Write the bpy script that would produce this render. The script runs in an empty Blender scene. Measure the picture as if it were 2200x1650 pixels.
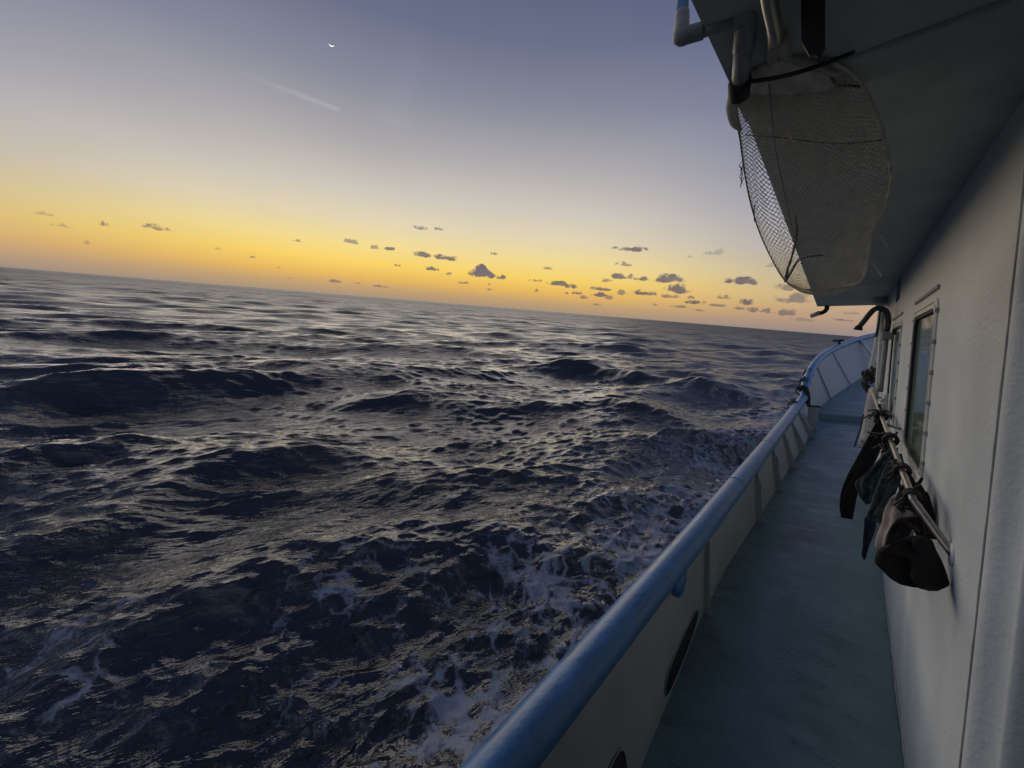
import bpy, bmesh, math, random
import numpy as np
from mathutils import Vector, Matrix, noise as mn
random.seed(7)
rng = np.random.default_rng(11)
S = bpy.context.scene
COL = S.collection

# ------------------------------------------------------------------ frames
F = 850.0                                   # focal length in px of the 2200 px wide frame
H = 2.1                                     # camera above the deck
CAMZ = 4.7                                  # camera above the mean water level
n = np.array([-0.0800, 0.979, 0.187]); n /= np.linalg.norm(n)      # true down in camera axes (x right, y down, z forward)
Uc = -n
Yc = np.array([0, 0, 1.0]); Yc = Yc - Yc.dot(Uc) * Uc; Yc /= np.linalg.norm(Yc)
Xc = np.cross(Yc, Uc)
W = np.array([Xc, Yc, Uc])                  # camera axes -> world
d1 = np.array([732, -75, 850.0]); d1 /= np.linalg.norm(d1)         # ship's fore direction
v1 = np.array([-3, 9606, 850.0]); v1 = v1 - v1.dot(d1) * d1; v1 /= np.linalg.norm(v1)
r1 = np.cross(v1, d1)                       # starboard
SC = np.array([r1, d1, -v1])                # camera axes -> ship axes (starboard, fore, up)
R3 = W @ SC.T
SHIP = Matrix([list(map(float, R3[i])) + [0.0] for i in range(3)] + [[0, 0, 0, 1]])
SHIP = Matrix.Translation((0, 0, CAMZ)) @ SHIP @ Matrix.Translation((0, 0, -H))
GRAV = SC @ n                               # true down in ship axes

def ray(px, py):
    r = SC @ np.array([px - 1100.0, py - 825.0, F]); return r
def P(px, py, fore=None, right=None, up=None):
    """ship-frame point seen at a pixel, on the plane fore= / right= / up= (height above deck datum)"""
    r = ray(px, py)
    if fore is not None: s = fore / r[1]
    elif right is not None: s = right / r[0]
    else: s = (up - H) / r[2]
    return Vector((r[0] * s, r[1] * s, r[2] * s + H))
def wray(px, py):
    r = W @ np.array([px - 1100.0, py - 825.0, F]); return Vector(r / np.linalg.norm(r))

# ------------------------------------------------------------------ camera
cam = bpy.data.cameras.new('camera'); co = bpy.data.objects.new('camera', cam); COL.objects.link(co)
cam.sensor_width = 36; cam.lens = F / 2200 * 36; cam.clip_start = 0.02; cam.clip_end = 60000
M = Matrix([[W[i][0], -W[i][1], -W[i][2]] for i in range(3)]).to_4x4()
co.matrix_world = Matrix.Translation((0, 0, CAMZ)) @ M
S.camera = co
S.view_settings.view_transform = 'Standard'; S.view_settings.look = 'None'
S.view_settings.exposure = 0.0; S.view_settings.gamma = 1

# ------------------------------------------------------------------ world: dusk sky
def lin(c):
    return tuple(((x / 255) / 12.92 if x / 255 <= 0.04045 else ((x / 255 + 0.055) / 1.055) ** 2.4) for x in c)
GLOW_AZ = math.radians(-12)
world = bpy.data.worlds.new('World'); S.world = world; world.use_nodes = True
nt = world.node_tree; nt.nodes.clear(); N = nt.nodes; L = nt.links
def nd(t, **k):
    x = N.new(t)
    for a, b in k.items(): setattr(x, a, b)
    return x
tc = nd('ShaderNodeTexCoord'); sep = nd('ShaderNodeSeparateXYZ'); L.new(tc.outputs['Generated'], sep.inputs[0])
elev = nd('ShaderNodeMath', operation='ARCSINE'); L.new(sep.outputs[2], elev.inputs[0])
eln = nd('ShaderNodeMapRange'); eln.inputs[1].default_value = 0; eln.inputs[2].default_value = math.radians(60)
L.new(elev.outputs[0], eln.inputs[0])
def ramp(stops):
    r = nd('ShaderNodeValToRGB'); cr = r.color_ramp; cr.interpolation = 'B_SPLINE' if False else 'EASE'
    cr.interpolation = 'LINEAR'
    while len(cr.elements) > 1: cr.elements.remove(cr.elements[0])
    cr.elements[0].position = stops[0][0] / 60; cr.elements[0].color = (*lin(stops[0][1]), 1)
    for p, c in stops[1:]:
        e = cr.elements.new(p / 60); e.color = (*lin(c), 1)
    L.new(eln.outputs[0], r.inputs[0]); return r
near = ramp([(0, (172, 150, 126)), (1.2, (200, 164, 116)), (2.6, (236, 188, 98)), (4.4, (252, 214, 106)), (6.6, (246, 221, 146)), (9.5, (229, 214, 180)),
             (13, (208, 200, 188)), (18, (177, 173, 175)), (24, (139, 141, 157)), (30, (107, 113, 138)), (36, (90, 97, 126)), (60, (70, 80, 114))])
side = ramp([(0, (150, 136, 138)), (1.5, (176, 150, 136)), (3.5, (188, 164, 142)), (6, (176, 164, 156)), (10, (156, 156, 172)), (16, (132, 138, 168)),
             (24, (108, 117, 154)), (33, (92, 101, 140)), (45, (78, 88, 124)), (60, (66, 77, 110))])
back = ramp([(0, (140, 150, 168)), (8, (158, 168, 186)), (16, (150, 162, 184)), (30, (124, 138, 166)), (60, (78, 90, 120))])
nrm = nd('ShaderNodeVectorMath', operation='MULTIPLY'); nrm.inputs[1].default_value = (1, 1, 0); L.new(tc.outputs['Generated'], nrm.inputs[0])
nr2 = nd('ShaderNodeVectorMath', operation='NORMALIZE'); L.new(nrm.outputs[0], nr2.inputs[0])
dt = nd('ShaderNodeVectorMath', operation='DOT_PRODUCT'); L.new(nr2.outputs[0], dt.inputs[0])
dt.inputs[1].default_value = (math.sin(GLOW_AZ), math.cos(GLOW_AZ), 0)
az = nd('ShaderNodeMath', operation='ARCCOSINE'); L.new(dt.outputs['Value'], az.inputs[0])
m1 = nd('ShaderNodeMapRange', interpolation_type='SMOOTHSTEP'); m1.inputs[1].default_value = math.radians(16); m1.inputs[2].default_value = math.radians(62); L.new(az.outputs[0], m1.inputs[0])
m2 = nd('ShaderNodeMapRange', interpolation_type='SMOOTHSTEP'); m2.inputs[1].default_value = math.radians(55); m2.inputs[2].default_value = math.radians(100); L.new(az.outputs[0], m2.inputs[0])
# the left side stays warmer than the right: shift the azimuth blend
dl = nd('ShaderNodeVectorMath', operation='DOT_PRODUCT'); L.new(nr2.outputs[0], dl.inputs[0]); dl.inputs[1].default_value = (-math.cos(GLOW_AZ), math.sin(GLOW_AZ), 0)
ml = nd('ShaderNodeMapRange'); ml.inputs[1].default_value = 0.0; ml.inputs[2].default_value = 0.5; ml.inputs[3].default_value = 1.0; ml.inputs[4].default_value = 0.8; L.new(dl.outputs['Value'], ml.inputs[0])
mq = nd('ShaderNodeMath', operation='MULTIPLY'); L.new(m1.outputs[0], mq.inputs[0]); L.new(ml.outputs[0], mq.inputs[1])
m3 = nd('ShaderNodeMapRange', interpolation_type='SMOOTHSTEP'); m3.inputs[1].default_value = math.radians(44); m3.inputs[2].default_value = math.radians(75); L.new(az.outputs[0], m3.inputs[0])
mm = nd('ShaderNodeMath', operation='MAXIMUM'); L.new(mq.outputs[0], mm.inputs[0]); L.new(m3.outputs[0], mm.inputs[1])
x1 = nd('ShaderNodeMix', data_type='RGBA'); L.new(mm.outputs[0], x1.inputs[0]); L.new(near.outputs[0], x1.inputs[6]); L.new(side.outputs[0], x1.inputs[7])
x2 = nd('ShaderNodeMix', data_type='RGBA'); L.new(m2.outputs[0], x2.inputs[0]); L.new(x1.outputs[2], x2.inputs[6]); L.new(back.outputs[0], x2.inputs[7])
# faint high streaks
ns = nd('ShaderNodeTexNoise'); ns.inputs['Scale'].default_value = 2.2; ns.inputs['Detail'].default_value = 4
mpv = nd('ShaderNodeMapping'); mpv.inputs['Scale'].default_value = (1.0, 1.0, 2.5); L.new(tc.outputs['Generated'], mpv.inputs[0]); L.new(mpv.outputs[0], ns.inputs['Vector'])
nm = nd('ShaderNodeMapRange'); nm.inputs[1].default_value = 0.3; nm.inputs[2].default_value = 0.7; nm.inputs[3].default_value = 0.965; nm.inputs[4].default_value = 1.035; L.new(ns.outputs[0], nm.inputs[0])
x3 = nd('ShaderNodeVectorMath', operation='SCALE'); L.new(x2.outputs[2], x3.inputs[0]); L.new(nm.outputs[0], x3.inputs['Scale'])
def streak(pa, pb, width, strength, prev, sc):
    # thin high cloud along a great circle between two directions
    a_, b_ = wray(*pa), wray(*pb); nv = a_.cross(b_).normalized(); tv = (b_ - a_).normalized(); t0, t1 = a_.dot(tv), b_.dot(tv)
    gn = nd('ShaderNodeVectorMath', operation='NORMALIZE'); L.new(tc.outputs['Generated'], gn.inputs[0])
    wn = nd('ShaderNodeTexNoise'); wn.inputs['Scale'].default_value = sc; wn.inputs['Detail'].default_value = 5; L.new(gn.outputs[0], wn.inputs['Vector'])
    d_ = nd('ShaderNodeVectorMath', operation='DOT_PRODUCT'); d_.inputs[1].default_value = nv; L.new(gn.outputs[0], d_.inputs[0])
    of = nd('ShaderNodeMath', operation='MULTIPLY_ADD'); of.inputs[1].default_value = width * 1.2; L.new(wn.outputs[0], of.inputs[0]); L.new(d_.outputs['Value'], of.inputs[2])
    o2 = nd('ShaderNodeMath', operation='SUBTRACT'); o2.inputs[1].default_value = width * .6; L.new(of.outputs[0], o2.inputs[0])
    ab = nd('ShaderNodeMath', operation='ABSOLUTE'); L.new(o2.outputs[0], ab.inputs[0])
    w_ = nd('ShaderNodeMapRange', interpolation_type='SMOOTHSTEP'); w_.inputs[1].default_value = 0; w_.inputs[2].default_value = width; w_.inputs[3].default_value = 1; w_.inputs[4].default_value = 0; L.new(ab.outputs[0], w_.inputs[0])
    al = nd('ShaderNodeVectorMath', operation='DOT_PRODUCT'); al.inputs[1].default_value = tv; L.new(gn.outputs[0], al.inputs[0])
    u_ = nd('ShaderNodeMapRange', interpolation_type='SMOOTHSTEP'); u_.inputs[1].default_value = t0; u_.inputs[2].default_value = t0 + (t1 - t0) * .8; L.new(al.outputs['Value'], u_.inputs[0])
    v_ = nd('ShaderNodeMapRange', interpolation_type='SMOOTHSTEP'); v_.inputs[1].default_value = t1; v_.inputs[2].default_value = t1 + .012; v_.inputs[3].default_value = 1; v_.inputs[4].default_value = 0; L.new(al.outputs['Value'], v_.inputs[0])
    k_ = nd('ShaderNodeMath', operation='MULTIPLY'); L.new(w_.outputs[0], k_.inputs[0]); L.new(u_.outputs[0], k_.inputs[1])
    k2_ = nd('ShaderNodeMath', operation='MULTIPLY'); L.new(k_.outputs[0], k2_.inputs[0]); L.new(v_.outputs[0], k2_.inputs[1])
    k3_ = nd('ShaderNodeMath', operation='MULTIPLY_ADD'); k3_.inputs[1].default_value = strength; k3_.inputs[2].default_value = 1; L.new(k2_.outputs[0], k3_.inputs[0])
    o_ = nd('ShaderNodeVectorMath', operation='SCALE'); L.new(prev.outputs[0], o_.inputs[0]); L.new(k3_.outputs[0], o_.inputs['Scale']); return o_
x3 = streak((470, 138), (722, 233), .0065, .17, x3, 30)
x3 = streak((905, -60), (838, 260), .06, .05, x3, 6)
sky = nd('ShaderNodeTexSky', sky_type='NISHITA'); sky.sun_disc = False
sky.sun_elevation = math.radians(-4); sky.sun_rotation = GLOW_AZ; sky.dust_density = 2.0
b1 = nd('ShaderNodeBackground'); b1.inputs[1].default_value = 0.05; L.new(sky.outputs[0], b1.inputs[0])
b2 = nd('ShaderNodeBackground'); b2.inputs[1].default_value = 0.97; L.new(x3.outputs[0], b2.inputs[0])
ad = nd('ShaderNodeAddShader'); L.new(b1.outputs[0], ad.inputs[0]); L.new(b2.outputs[0], ad.inputs[1])
wo = nd('ShaderNodeOutputWorld'); L.new(ad.outputs[0], wo.inputs[0])
# afterglow just above the sea, where the sun has set
sl = bpy.data.lights.new('sun', 'SUN'); sl.energy = 1.0; sl.angle = math.radians(70); sl.color = (1.0, 0.90, 0.78)
so = bpy.data.objects.new('sun', sl); COL.objects.link(so)
dirv = Vector((math.sin(GLOW_AZ - .14) * math.cos(0.2), math.cos(GLOW_AZ - .14) * math.cos(0.2), math.sin(0.2)))
so.rotation_euler = dirv.to_track_quat('Z', 'Y').to_euler()

# ------------------------------------------------------------------ materials
def mat(name, col, rough=0.5, metal=0.0, nscale=8.0, namt=0.12, bump=0.0, bscale=60.0, rust=0.0, spec=0.5, coat=0.0):
    m = bpy.data.materials.new(name); m.use_nodes = True; t = m.node_tree; b = t.nodes['Principled BSDF']
    b.inputs['Roughness'].default_value = rough; b.inputs['Metallic'].default_value = metal
    b.inputs['Specular IOR Level'].default_value = spec; b.inputs['Coat Weight'].default_value = coat
    g = t.nodes.new('ShaderNodeTexCoord')
    a = t.nodes.new('ShaderNodeTexNoise'); a.inputs['Scale'].default_value = nscale; a.inputs['Detail'].default_value = 6; a.inputs['Roughness'].default_value = 0.6
    t.links.new(g.outputs['Object'], a.inputs['Vector'])
    mr = t.nodes.new('ShaderNodeMapRange'); mr.inputs[1].default_value = 0.3; mr.inputs[2].default_value = 0.7
    mr.inputs[3].default_value = 1 - namt; mr.inputs[4].default_value = 1 + namt; t.links.new(a.outputs[0], mr.inputs[0])
    vm = t.nodes.new('ShaderNodeVectorMath'); vm.operation = 'SCALE'; vm.inputs[0].default_value = col; t.links.new(mr.outputs[0], vm.inputs['Scale'])
    out = vm.outputs[0]
    if rust > 0:
        r = t.nodes.new('ShaderNodeTexNoise'); r.inputs['Scale'].default_value = nscale * 1.7; r.inputs['Detail'].default_value = 9; r.inputs['Roughness'].default_value = 0.7
        t.links.new(g.outputs['Object'], r.inputs['Vector'])
        q = t.nodes.new('ShaderNodeMapRange'); q.inputs[1].default_value = 0.62 ; q.inputs[2].default_value = 0.74; q.inputs[4].default_value = rust; t.links.new(r.outputs[0], q.inputs[0])
        mx = t.nodes.new('ShaderNodeMix'); mx.data_type = 'RGBA'; t.links.new(q.outputs[0], mx.inputs[0]); t.links.new(out, mx.inputs[6]); mx.inputs[7].default_value = (0.16, 0.085, 0.05, 1); out = mx.outputs[2]
    t.links.new(out, b.inputs['Base Color'])
    rr = t.nodes.new('ShaderNodeMapRange'); rr.inputs[1].default_value = 0.3; rr.inputs[2].default_value = 0.7; rr.inputs[3].default_value = max(0.02, rough - 0.1); rr.inputs[4].default_value = min(1, rough + 0.1)
    t.links.new(a.outputs[0], rr.inputs[0]); t.links.new(rr.outputs[0], b.inputs['Roughness'])
    if bump > 0:
        c = t.nodes.new('ShaderNodeTexNoise'); c.inputs['Scale'].default_value = bscale; c.inputs['Detail'].default_value = 5; t.links.new(g.outputs['Object'], c.inputs['Vector'])
        bp = t.nodes.new('ShaderNodeBump'); bp.inputs['Strength'].default_value = bump; bp.inputs['Distance'].default_value = 0.004
        t.links.new(c.outputs[0], bp.inputs['Height']); t.links.new(bp.outputs[0], b.inputs['Normal'])
    return m
MT = {}
MT['wall'] = mat('wall_paint', (0.60, 0.65, 0.68), 0.45, nscale=2.5, namt=0.09, bump=0.7, bscale=60, rust=0.16)
MT['bulwark'] = mat('bulwark_paint', (0.32, 0.35, 0.36), 0.5, nscale=3, namt=0.12, bump=0.6, bscale=40, rust=0.18)
MT['soffit'] = mat('soffit_paint', (0.40, 0.45, 0.43), 0.6, nscale=3, namt=0.2, bump=0.4, bscale=30)
MT['blue'] = mat('rail_blue_paint', (0.048, 0.165, 0.36), 0.38, nscale=7, namt=0.2, bump=0.7, bscale=30, coat=0.12, rust=0.0)
MT['deck'] = mat('deck_paint', (0.10, 0.18, 0.215), 0.40, nscale=1.6, namt=0.22, bump=0.8, bscale=40, rust=0.05)
def wet(m):
    """streaky film of water and worn tracks on the deck paint"""
    t = m.node_tree; b = t.nodes['Principled BSDF']; g = t.nodes.new('ShaderNodeTexCoord')
    mp = t.nodes.new('ShaderNodeMapping'); mp.inputs['Scale'].default_value = (2.2, 5.5, 1); t.links.new(g.outputs['Object'], mp.inputs[0])
    a = t.nodes.new('ShaderNodeTexNoise'); a.inputs['Scale'].default_value = 1.3; a.inputs['Detail'].default_value = 6; a.inputs['Roughness'].default_value = .62; a.inputs['Distortion'].default_value = .6; t.links.new(mp.outputs[0], a.inputs['Vector'])
    r = t.nodes.new('ShaderNodeMapRange'); r.inputs[1].default_value = .42; r.inputs[2].default_value = .62; r.inputs[3].default_value = .5; r.inputs[4].default_value = .24; t.links.new(a.outputs[0], r.inputs[0]); t.links.new(r.outputs[0], b.inputs['Roughness'])
    src = b.inputs['Base Color'].links[0].from_socket
    sc = t.nodes.new('ShaderNodeMapRange'); sc.inputs[1].default_value = .35; sc.inputs[2].default_value = .66; sc.inputs[3].default_value = 1.15; sc.inputs[4].default_value = .84; t.links.new(a.outputs[0], sc.inputs[0])
    vm = t.nodes.new('ShaderNodeVectorMath'); vm.operation = 'SCALE'; t.links.new(src, vm.inputs[0]); t.links.new(sc.outputs[0], vm.inputs['Scale']); t.links.new(vm.outputs[0], b.inputs['Base Color'])
wet(MT['deck'])
MT['steel'] = mat('stainless', (0.32, 0.30, 0.27), 0.35, metal=0.9, nscale=20, namt=0.15)
MT['galv'] = mat('galvanised', (0.40, 0.39, 0.36), 0.5, metal=0.3, nscale=20, namt=0.2, bump=0.4, bscale=80)
MT['pvc'] = mat('grey_pipe', (0.24, 0.25, 0.26), 0.55, nscale=18, namt=0.25, bump=0.6, bscale=60)
MT['black'] = mat('black_rubber', (0.012, 0.012, 0.014), 0.7, nscale=20, namt=0.3, bump=0.5, bscale=120)
MT['darkhose'] = mat('dark_hose', (0.05, 0.052, 0.05), 0.45, nscale=20, namt=0.3)
MT['white'] = mat('white_trim', (0.62, 0.61, 0.57), 0.4, nscale=12, namt=0.12, rust=0.25)
MT['net'] = mat('net_twine', (0.60, 0.55, 0.47), 0.9, nscale=30, namt=0.3)
MT['netdark'] = mat('net_rope', (0.055, 0.05, 0.045), 0.9, nscale=30, namt=0.3)
MT['rope'] = mat('pale_rope', (0.46, 0.42, 0.38), 0.85, nscale=60, namt=0.35, bump=0.8, bscale=200)
MT['blackcloth'] = mat('black_cloth', (0.018, 0.017, 0.018), 0.95, nscale=20, namt=0.3, bump=0.8, bscale=160, spec=0.15)
MT['browncloth'] = mat('dark_brown_cloth', (0.014, 0.0125, 0.011), 0.95, nscale=14, namt=0.4, bump=0.8, bscale=160, spec=0.15)
MT['greencloth'] = mat('green_grey_cloth', (0.05, 0.07, 0.072), 0.95, nscale=26, namt=0.7, bump=0.8, bscale=120, spec=0.2)
MT['bluecloth'] = mat('navy_cloth', (0.016, 0.018, 0.036), 0.95, nscale=20, namt=0.3, spec=0.2)
MT['beigecloth'] = mat('beige_cloth', (0.32, 0.27, 0.24), 0.9, nscale=14, namt=0.2, bump=0.8, bscale=120, spec=0.2)
MT['glass'] = mat('window_pane', (0.15, 0.23, 0.19), 0.07, nscale=3, namt=0.15, spec=0.9)
MT['door'] = mat('door_paint', (0.14, 0.155, 0.17), 0.5, nscale=4, namt=0.1, bump=0.3, bscale=50)
MT['hull'] = mat('hull_paint', (0.10, 0.22, 0.40), 0.45, nscale=3, namt=0.15, rust=0.3)

# ------------------------------------------------------------------ helpers
def tagp(o, label=None, cat=None, group=None, kind=None):
    for k, v in (('label', label), ('category', cat), ('group', group), ('kind', kind)):
        if v: o[k] = v
    return o
def link(name, me, m=None, parent=None, ship=True, smooth=True):
    o = bpy.data.objects.new(name, me); COL.objects.link(o)
    if m is not None: me.materials.append(m)
    if smooth:
        for p in me.polygons: p.use_smooth = True
    if parent is not None: o.parent = parent
    elif ship: o.matrix_world = SHIP
    return o
def empty(name, loc, label, cat, group=None, kind=None):
    """an Empty at the thing's base, in ship axes; parts are given in ship coordinates and shifted to it"""
    o = bpy.data.objects.new(name, None); COL.objects.link(o); o.empty_display_size = 0.1
    o.matrix_world = SHIP @ Matrix.Translation(loc)
    o['_loc'] = list(loc)
    return tagp(o, label, cat, group, kind)
def part(name, bm, m, parent, smooth=True, auto=None):
    me = bpy.data.meshes.new(name); bm.normal_update(); bm.to_mesh(me); bm.free()
    o = link(name, me, m, parent, smooth=smooth)
    if auto is not None:
        me.set_sharp_from_angle(angle=math.radians(auto))
    if parent is not None:
        loc = None; q = parent; root = parent
        while root.parent: root = root.parent
        if parent is root and '_loc' in root.keys():
            me.transform(Matrix.Translation(-Vector(root['_loc'])))
        elif parent is not root and '_loc' in root.keys():
            me.transform(Matrix.Translation(-Vector(root['_loc'])))
    return o
def box(bm, a, b, bevel=0.0):
    x0, y0, z0 = a; x1, y1, z1 = b
    r = bmesh.ops.create_cube(bm, size=1)
    vs = r['verts']
    for v in vs:
        v.co = Vector(((x0 + x1) / 2 + v.co.x * (x1 - x0), (y0 + y1) / 2 + v.co.y * (y1 - y0), (z0 + z1) / 2 + v.co.z * (z1 - z0)))
    if bevel > 0:
        es = list({e for v in vs for e in v.link_edges})
        bmesh.ops.bevel(bm, geom=es, offset=bevel, segments=2, affect='EDGES', profile=0.6)
    return vs
def catmull(pts, k=6):
    pts = [Vector(p) for p in pts]
    if len(pts) < 3: return pts
    q = [pts[0] * 2 - pts[1]] + pts + [pts[-1] * 2 - pts[-2]]
    out = []
    for i in range(1, len(q) - 2):
        for j in range(k):
            t = j / k
            a, b, c, d = q[i - 1], q[i], q[i + 1], q[i + 2]
            out.append(0.5 * ((2 * b) + (c - a) * t + (2 * a - 5 * b + 4 * c - d) * t * t + (3 * b - a - 3 * c + d) * t ** 3))
    out.append(pts[-1]); return out
def tube(bm, pts, r, n=12, smooth=0, cap=True, wob=0.0, seed=0):
    """r: number or list of radii along the path"""
    base = [Vector(p) for p in pts]
    if smooth: P2 = catmull(base, smooth)
    else: P2 = base
    if isinstance(r, (list, tuple)):
        rr = [r[min(len(r) - 1, int(i * (len(r) - 1) / max(1, len(P2) - 1)))] * (1 - f) + r[min(len(r) - 1, int(i * (len(r) - 1) / max(1, len(P2) - 1)) + 1)] * f
              for i in range(len(P2)) for f in [(i * (len(r) - 1) / max(1, len(P2) - 1)) % 1]]
    else: rr = [r] * len(P2)
    ring0 = None; up = None
    for i, p in enumerate(P2):
        t = (P2[min(i + 1, len(P2) - 1)] - P2[max(i - 1, 0)]).normalized()
        if up is None:
            up = Vector((0, 0, 1)) if abs(t.z) < 0.9 else Vector((1, 0, 0))
        s = t.cross(up).normalized(); up = s.cross(t).normalized()
        ring = []
        for k in range(n):
            a = 2 * math.pi * k / n
            d = s * math.cos(a) + up * math.sin(a)
            w = 1 + (wob * mn.noise(p * 25 + d * 2 + Vector((seed, 0, 0))) if wob else 0)
            ring.append(bm.verts.new(p + d * rr[i] * w))
        if ring0:
            for k in range(n): bm.faces.new((ring0[k], ring0[(k + 1) % n], ring[(k + 1) % n], ring[k]))
        elif cap: bm.faces.new(list(reversed(ring)))
        ring0 = ring
    if cap: bm.faces.new(ring0)
def lerp(a, b, t): return a + (b - a) * t
def strip(bm, A, B):
    va = [bm.verts.new(p) for p in A]; vb = [bm.verts.new(p) for p in B]
    for i in range(len(A) - 1): bm.faces.new((va[i], va[i + 1], vb[i + 1], vb[i]))
    return va, vb
def solid(bm, th):
    """give a sheet thickness"""
    bmesh.ops.recalc_face_normals(bm, faces=bm.faces)
    bmesh.ops.solidify(bm, geom=bm.faces[:], thickness=th)
def interp(tab, f):
    xs = [t[0] for t in tab]
    return [float(np.interp(f, xs, [t[i] for t in tab])) for i in range(1, len(tab[0]))]

# ------------------------------------------------------------------ water
def perlin(x, y, seed):
    r = np.random.default_rng(seed); p = r.permutation(256); p = np.concatenate([p, p]); g = r.uniform(0, 2 * np.pi, 256)
    gx, gy = np.cos(g), np.sin(g)
    xi = np.floor(x).astype(int); yi = np.floor(y).astype(int); xf = x - xi; yf = y - yi; xi &= 255; yi &= 255
    u = xf ** 3 * (xf * (xf * 6 - 15) + 10); v = yf ** 3 * (yf * (yf * 6 - 15) + 10)
    def gr(ix, iy, dx, dy):
        h = p[p[ix & 255] + (iy & 255)]; return gx[h] * dx + gy[h] * dy
    a = gr(xi, yi, xf, yf); b = gr(xi + 1, yi, xf - 1, yf); c = gr(xi, yi + 1, xf, yf - 1); d = gr(xi + 1, yi + 1, xf - 1, yf - 1)
    return (a + u * (b - a)) + v * ((c + u * (d - c)) - (a + u * (b - a)))
def fbm(x, y, seed, o=4, ridged=False):
    s = 0; a = 1; t = 0
    for i in range(o):
        q = perlin(x, y, seed + i)
        if ridged: q = 1 - 2 * np.abs(q) - 0.5
        s = s + a * q; t += a; a *= 0.5; x = x * 2.03 + 7.1; y = y * 2.03 + 3.7
    return s / t
def build_water():
    # rings growing outward, finer towards the side of the boat that the sea is seen from
    rr = [1.0]
    while rr[-1] < 30000:
        r = rr[-1]; rr.append(r * (1.0046 if r < 60 else (1.007 if r < 400 else (1.02 if r < 3000 else 1.12))))
    rr = np.array(rr)
    a0, a1 = math.radians(-66), math.radians(58)
    th = np.concatenate([np.linspace(a0 - 0.02 - 0.0, a0, 2)[:1], np.linspace(a0, a1, 1150), np.linspace(a1, 2 * math.pi + a0 - 0.02, 60)[1:]])
    nr, na = len(rr), len(th)
    Rg, Tg = np.meshgrid(rr, th, indexing='ij')
    X = (Rg * np.sin(Tg)).astype(np.float32).ravel(); Y = (Rg * np.cos(Tg)).astype(np.float32).ravel()
    R = Rg.ravel().astype(np.float32)
    sp = R * 0.0046
    sp[R > 60] = R[R > 60] * 0.007
    sp[R > 400] = R[R > 400] * 0.02
    Z = np.zeros_like(X); DX = np.zeros_like(X); DY = np.zeros_like(X); J = np.zeros_like(X)
    wr = np.random.default_rng(5)
    main = math.radians(153)        # the sea runs towards the boat
    waves = []
    for i in range(170):
        lam = 0.16 * (22 / 0.16) ** ((i + wr.uniform(0, 1)) / 170)
        spread = 0.26 if lam > 6 else (0.28 if lam > 0.6 else 0.38)
        ang = main + wr.normal(0, spread)
        amp = 0.0068 * lam ** 0.93 * wr.uniform(0.5, 1.3) * (1.45 if lam < 0.7 else (1.1 if lam < 3 else (1.25 if lam < 7 else 1.05)))
        if lam > 9: amp *= 0.8
        if lam < 0.3: amp *= 0.8
        waves.append((lam, ang, amp, wr.uniform(0, 6.28)))
    patch = np.clip(0.95 + 1.7 * fbm(X / 5.5 + Y / 30, Y / 3.4, 77, 3), 0.35, 1.45).astype(np.float32)
    for lam, ang, amp, ph in waves:
        k = 2 * math.pi / lam; kx, ky = math.sin(ang) * k, math.cos(ang) * k
        w = np.clip((lam / sp - 2.2) / 2.5, 0, 1)
        idx = np.nonzero(w > 0)[0]
        p = kx * X[idx] + ky * Y[idx] + ph
        A = amp * w[idx] * (patch[idx] if lam < 1.6 else 1.0)
        c, s = np.cos(p), np.sin(p)
        q = 0.65
        Z[idx] += A * c; DX[idx] -= q * A * s * (kx / k); DY[idx] -= q * A * s * (ky / k); J[idx] += q * A * k * c
    # a few larger seas seen beside the boat: (px, py of the crest centre, length m, width m, height m, bearing)
    for px, py, ln, wd, hh, tilt in SEAS:
        d = wray(px, py); t = -CAMZ / d.z; cx, cy = d.x * t, d.y * t
        b = math.atan2(cx, cy) + math.radians(tilt)
        ux, uy = math.cos(b), -math.sin(b); vx, vy = math.sin(b), math.cos(b)
        aa = (X - cx) * ux + (Y - cy) * uy; bb = (X - cx) * vx + (Y - cy) * vy
        bb = bb + 0.9 * perlin(aa / 3.1, bb * 0 + px * 0.01, 3) + 0.02 * aa * aa / ln
        wid = np.where(bb < 0, wd * 0.8, wd * 1.7)
        g = np.exp(-(aa / ln) ** 2) * np.exp(-(np.abs(bb) / wid) ** 1.7)
        g *= 1 + 0.35 * perlin(aa / 2.7, bb / 4, 9)
        Z += hh * g
    Z -= 0.03
    nearm = np.clip((45 - R) / 30, 0, 1)
    ii = np.nonzero(nearm > 0)[0]; x, y = X[ii], Y[ii]
    wx = x + 0.5 * fbm(x / 1.3, y / 1.3, 21, 3); wy = y + 0.5 * fbm(x / 1.3, y / 1.3, 31, 3)
    rg = fbm(wx / 1.1, wy / 0.8, 41, 5, True)
    # wash alongside the hull
    sx, sy = SHIPF[0], SHIPF[1]
    side_d = -(x * sy - y * sx)            # distance to port of the centreline through the camera
    side_d = np.where(side_d > 0, side_d, 0)
    wash = np.exp(-(np.abs(side_d - 1.5) / 2.6) ** 1.5)
    Z[ii] += nearm[ii] * (0.035 * rg + wash * 0.17 * fbm(wx / 0.62, wy / 0.62, 51, 5, True) + wash * 0.10 * fbm(x / 1.7, y / 1.7, 61, 3))
    foam = np.zeros_like(X)
    crest = np.clip((J - 0.95) * 0.7, 0, 1)
    foam[ii] = np.clip(0.30 * wash + 0.45 * np.exp(-(side_d / 8.5) ** 2) + wash * 0.9 * np.clip(fbm(wx / 0.62, wy / 0.62, 51, 5, True) + .05, 0, .6), 0, 1.1)
    at_far = np.clip(np.log(np.maximum(R, 1) / 22) / math.log(700 / 22), 0, 1)
    foam += 0.30 * np.clip((J - 0.55) * 1.2, 0, 1) * np.clip((40 - R) / 25, 0, 1)
    co_ = np.empty((nr * na, 3), dtype=np.float32)
    co_[:, 0] = X + DX; co_[:, 1] = Y + DY; co_[:, 2] = Z
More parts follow.
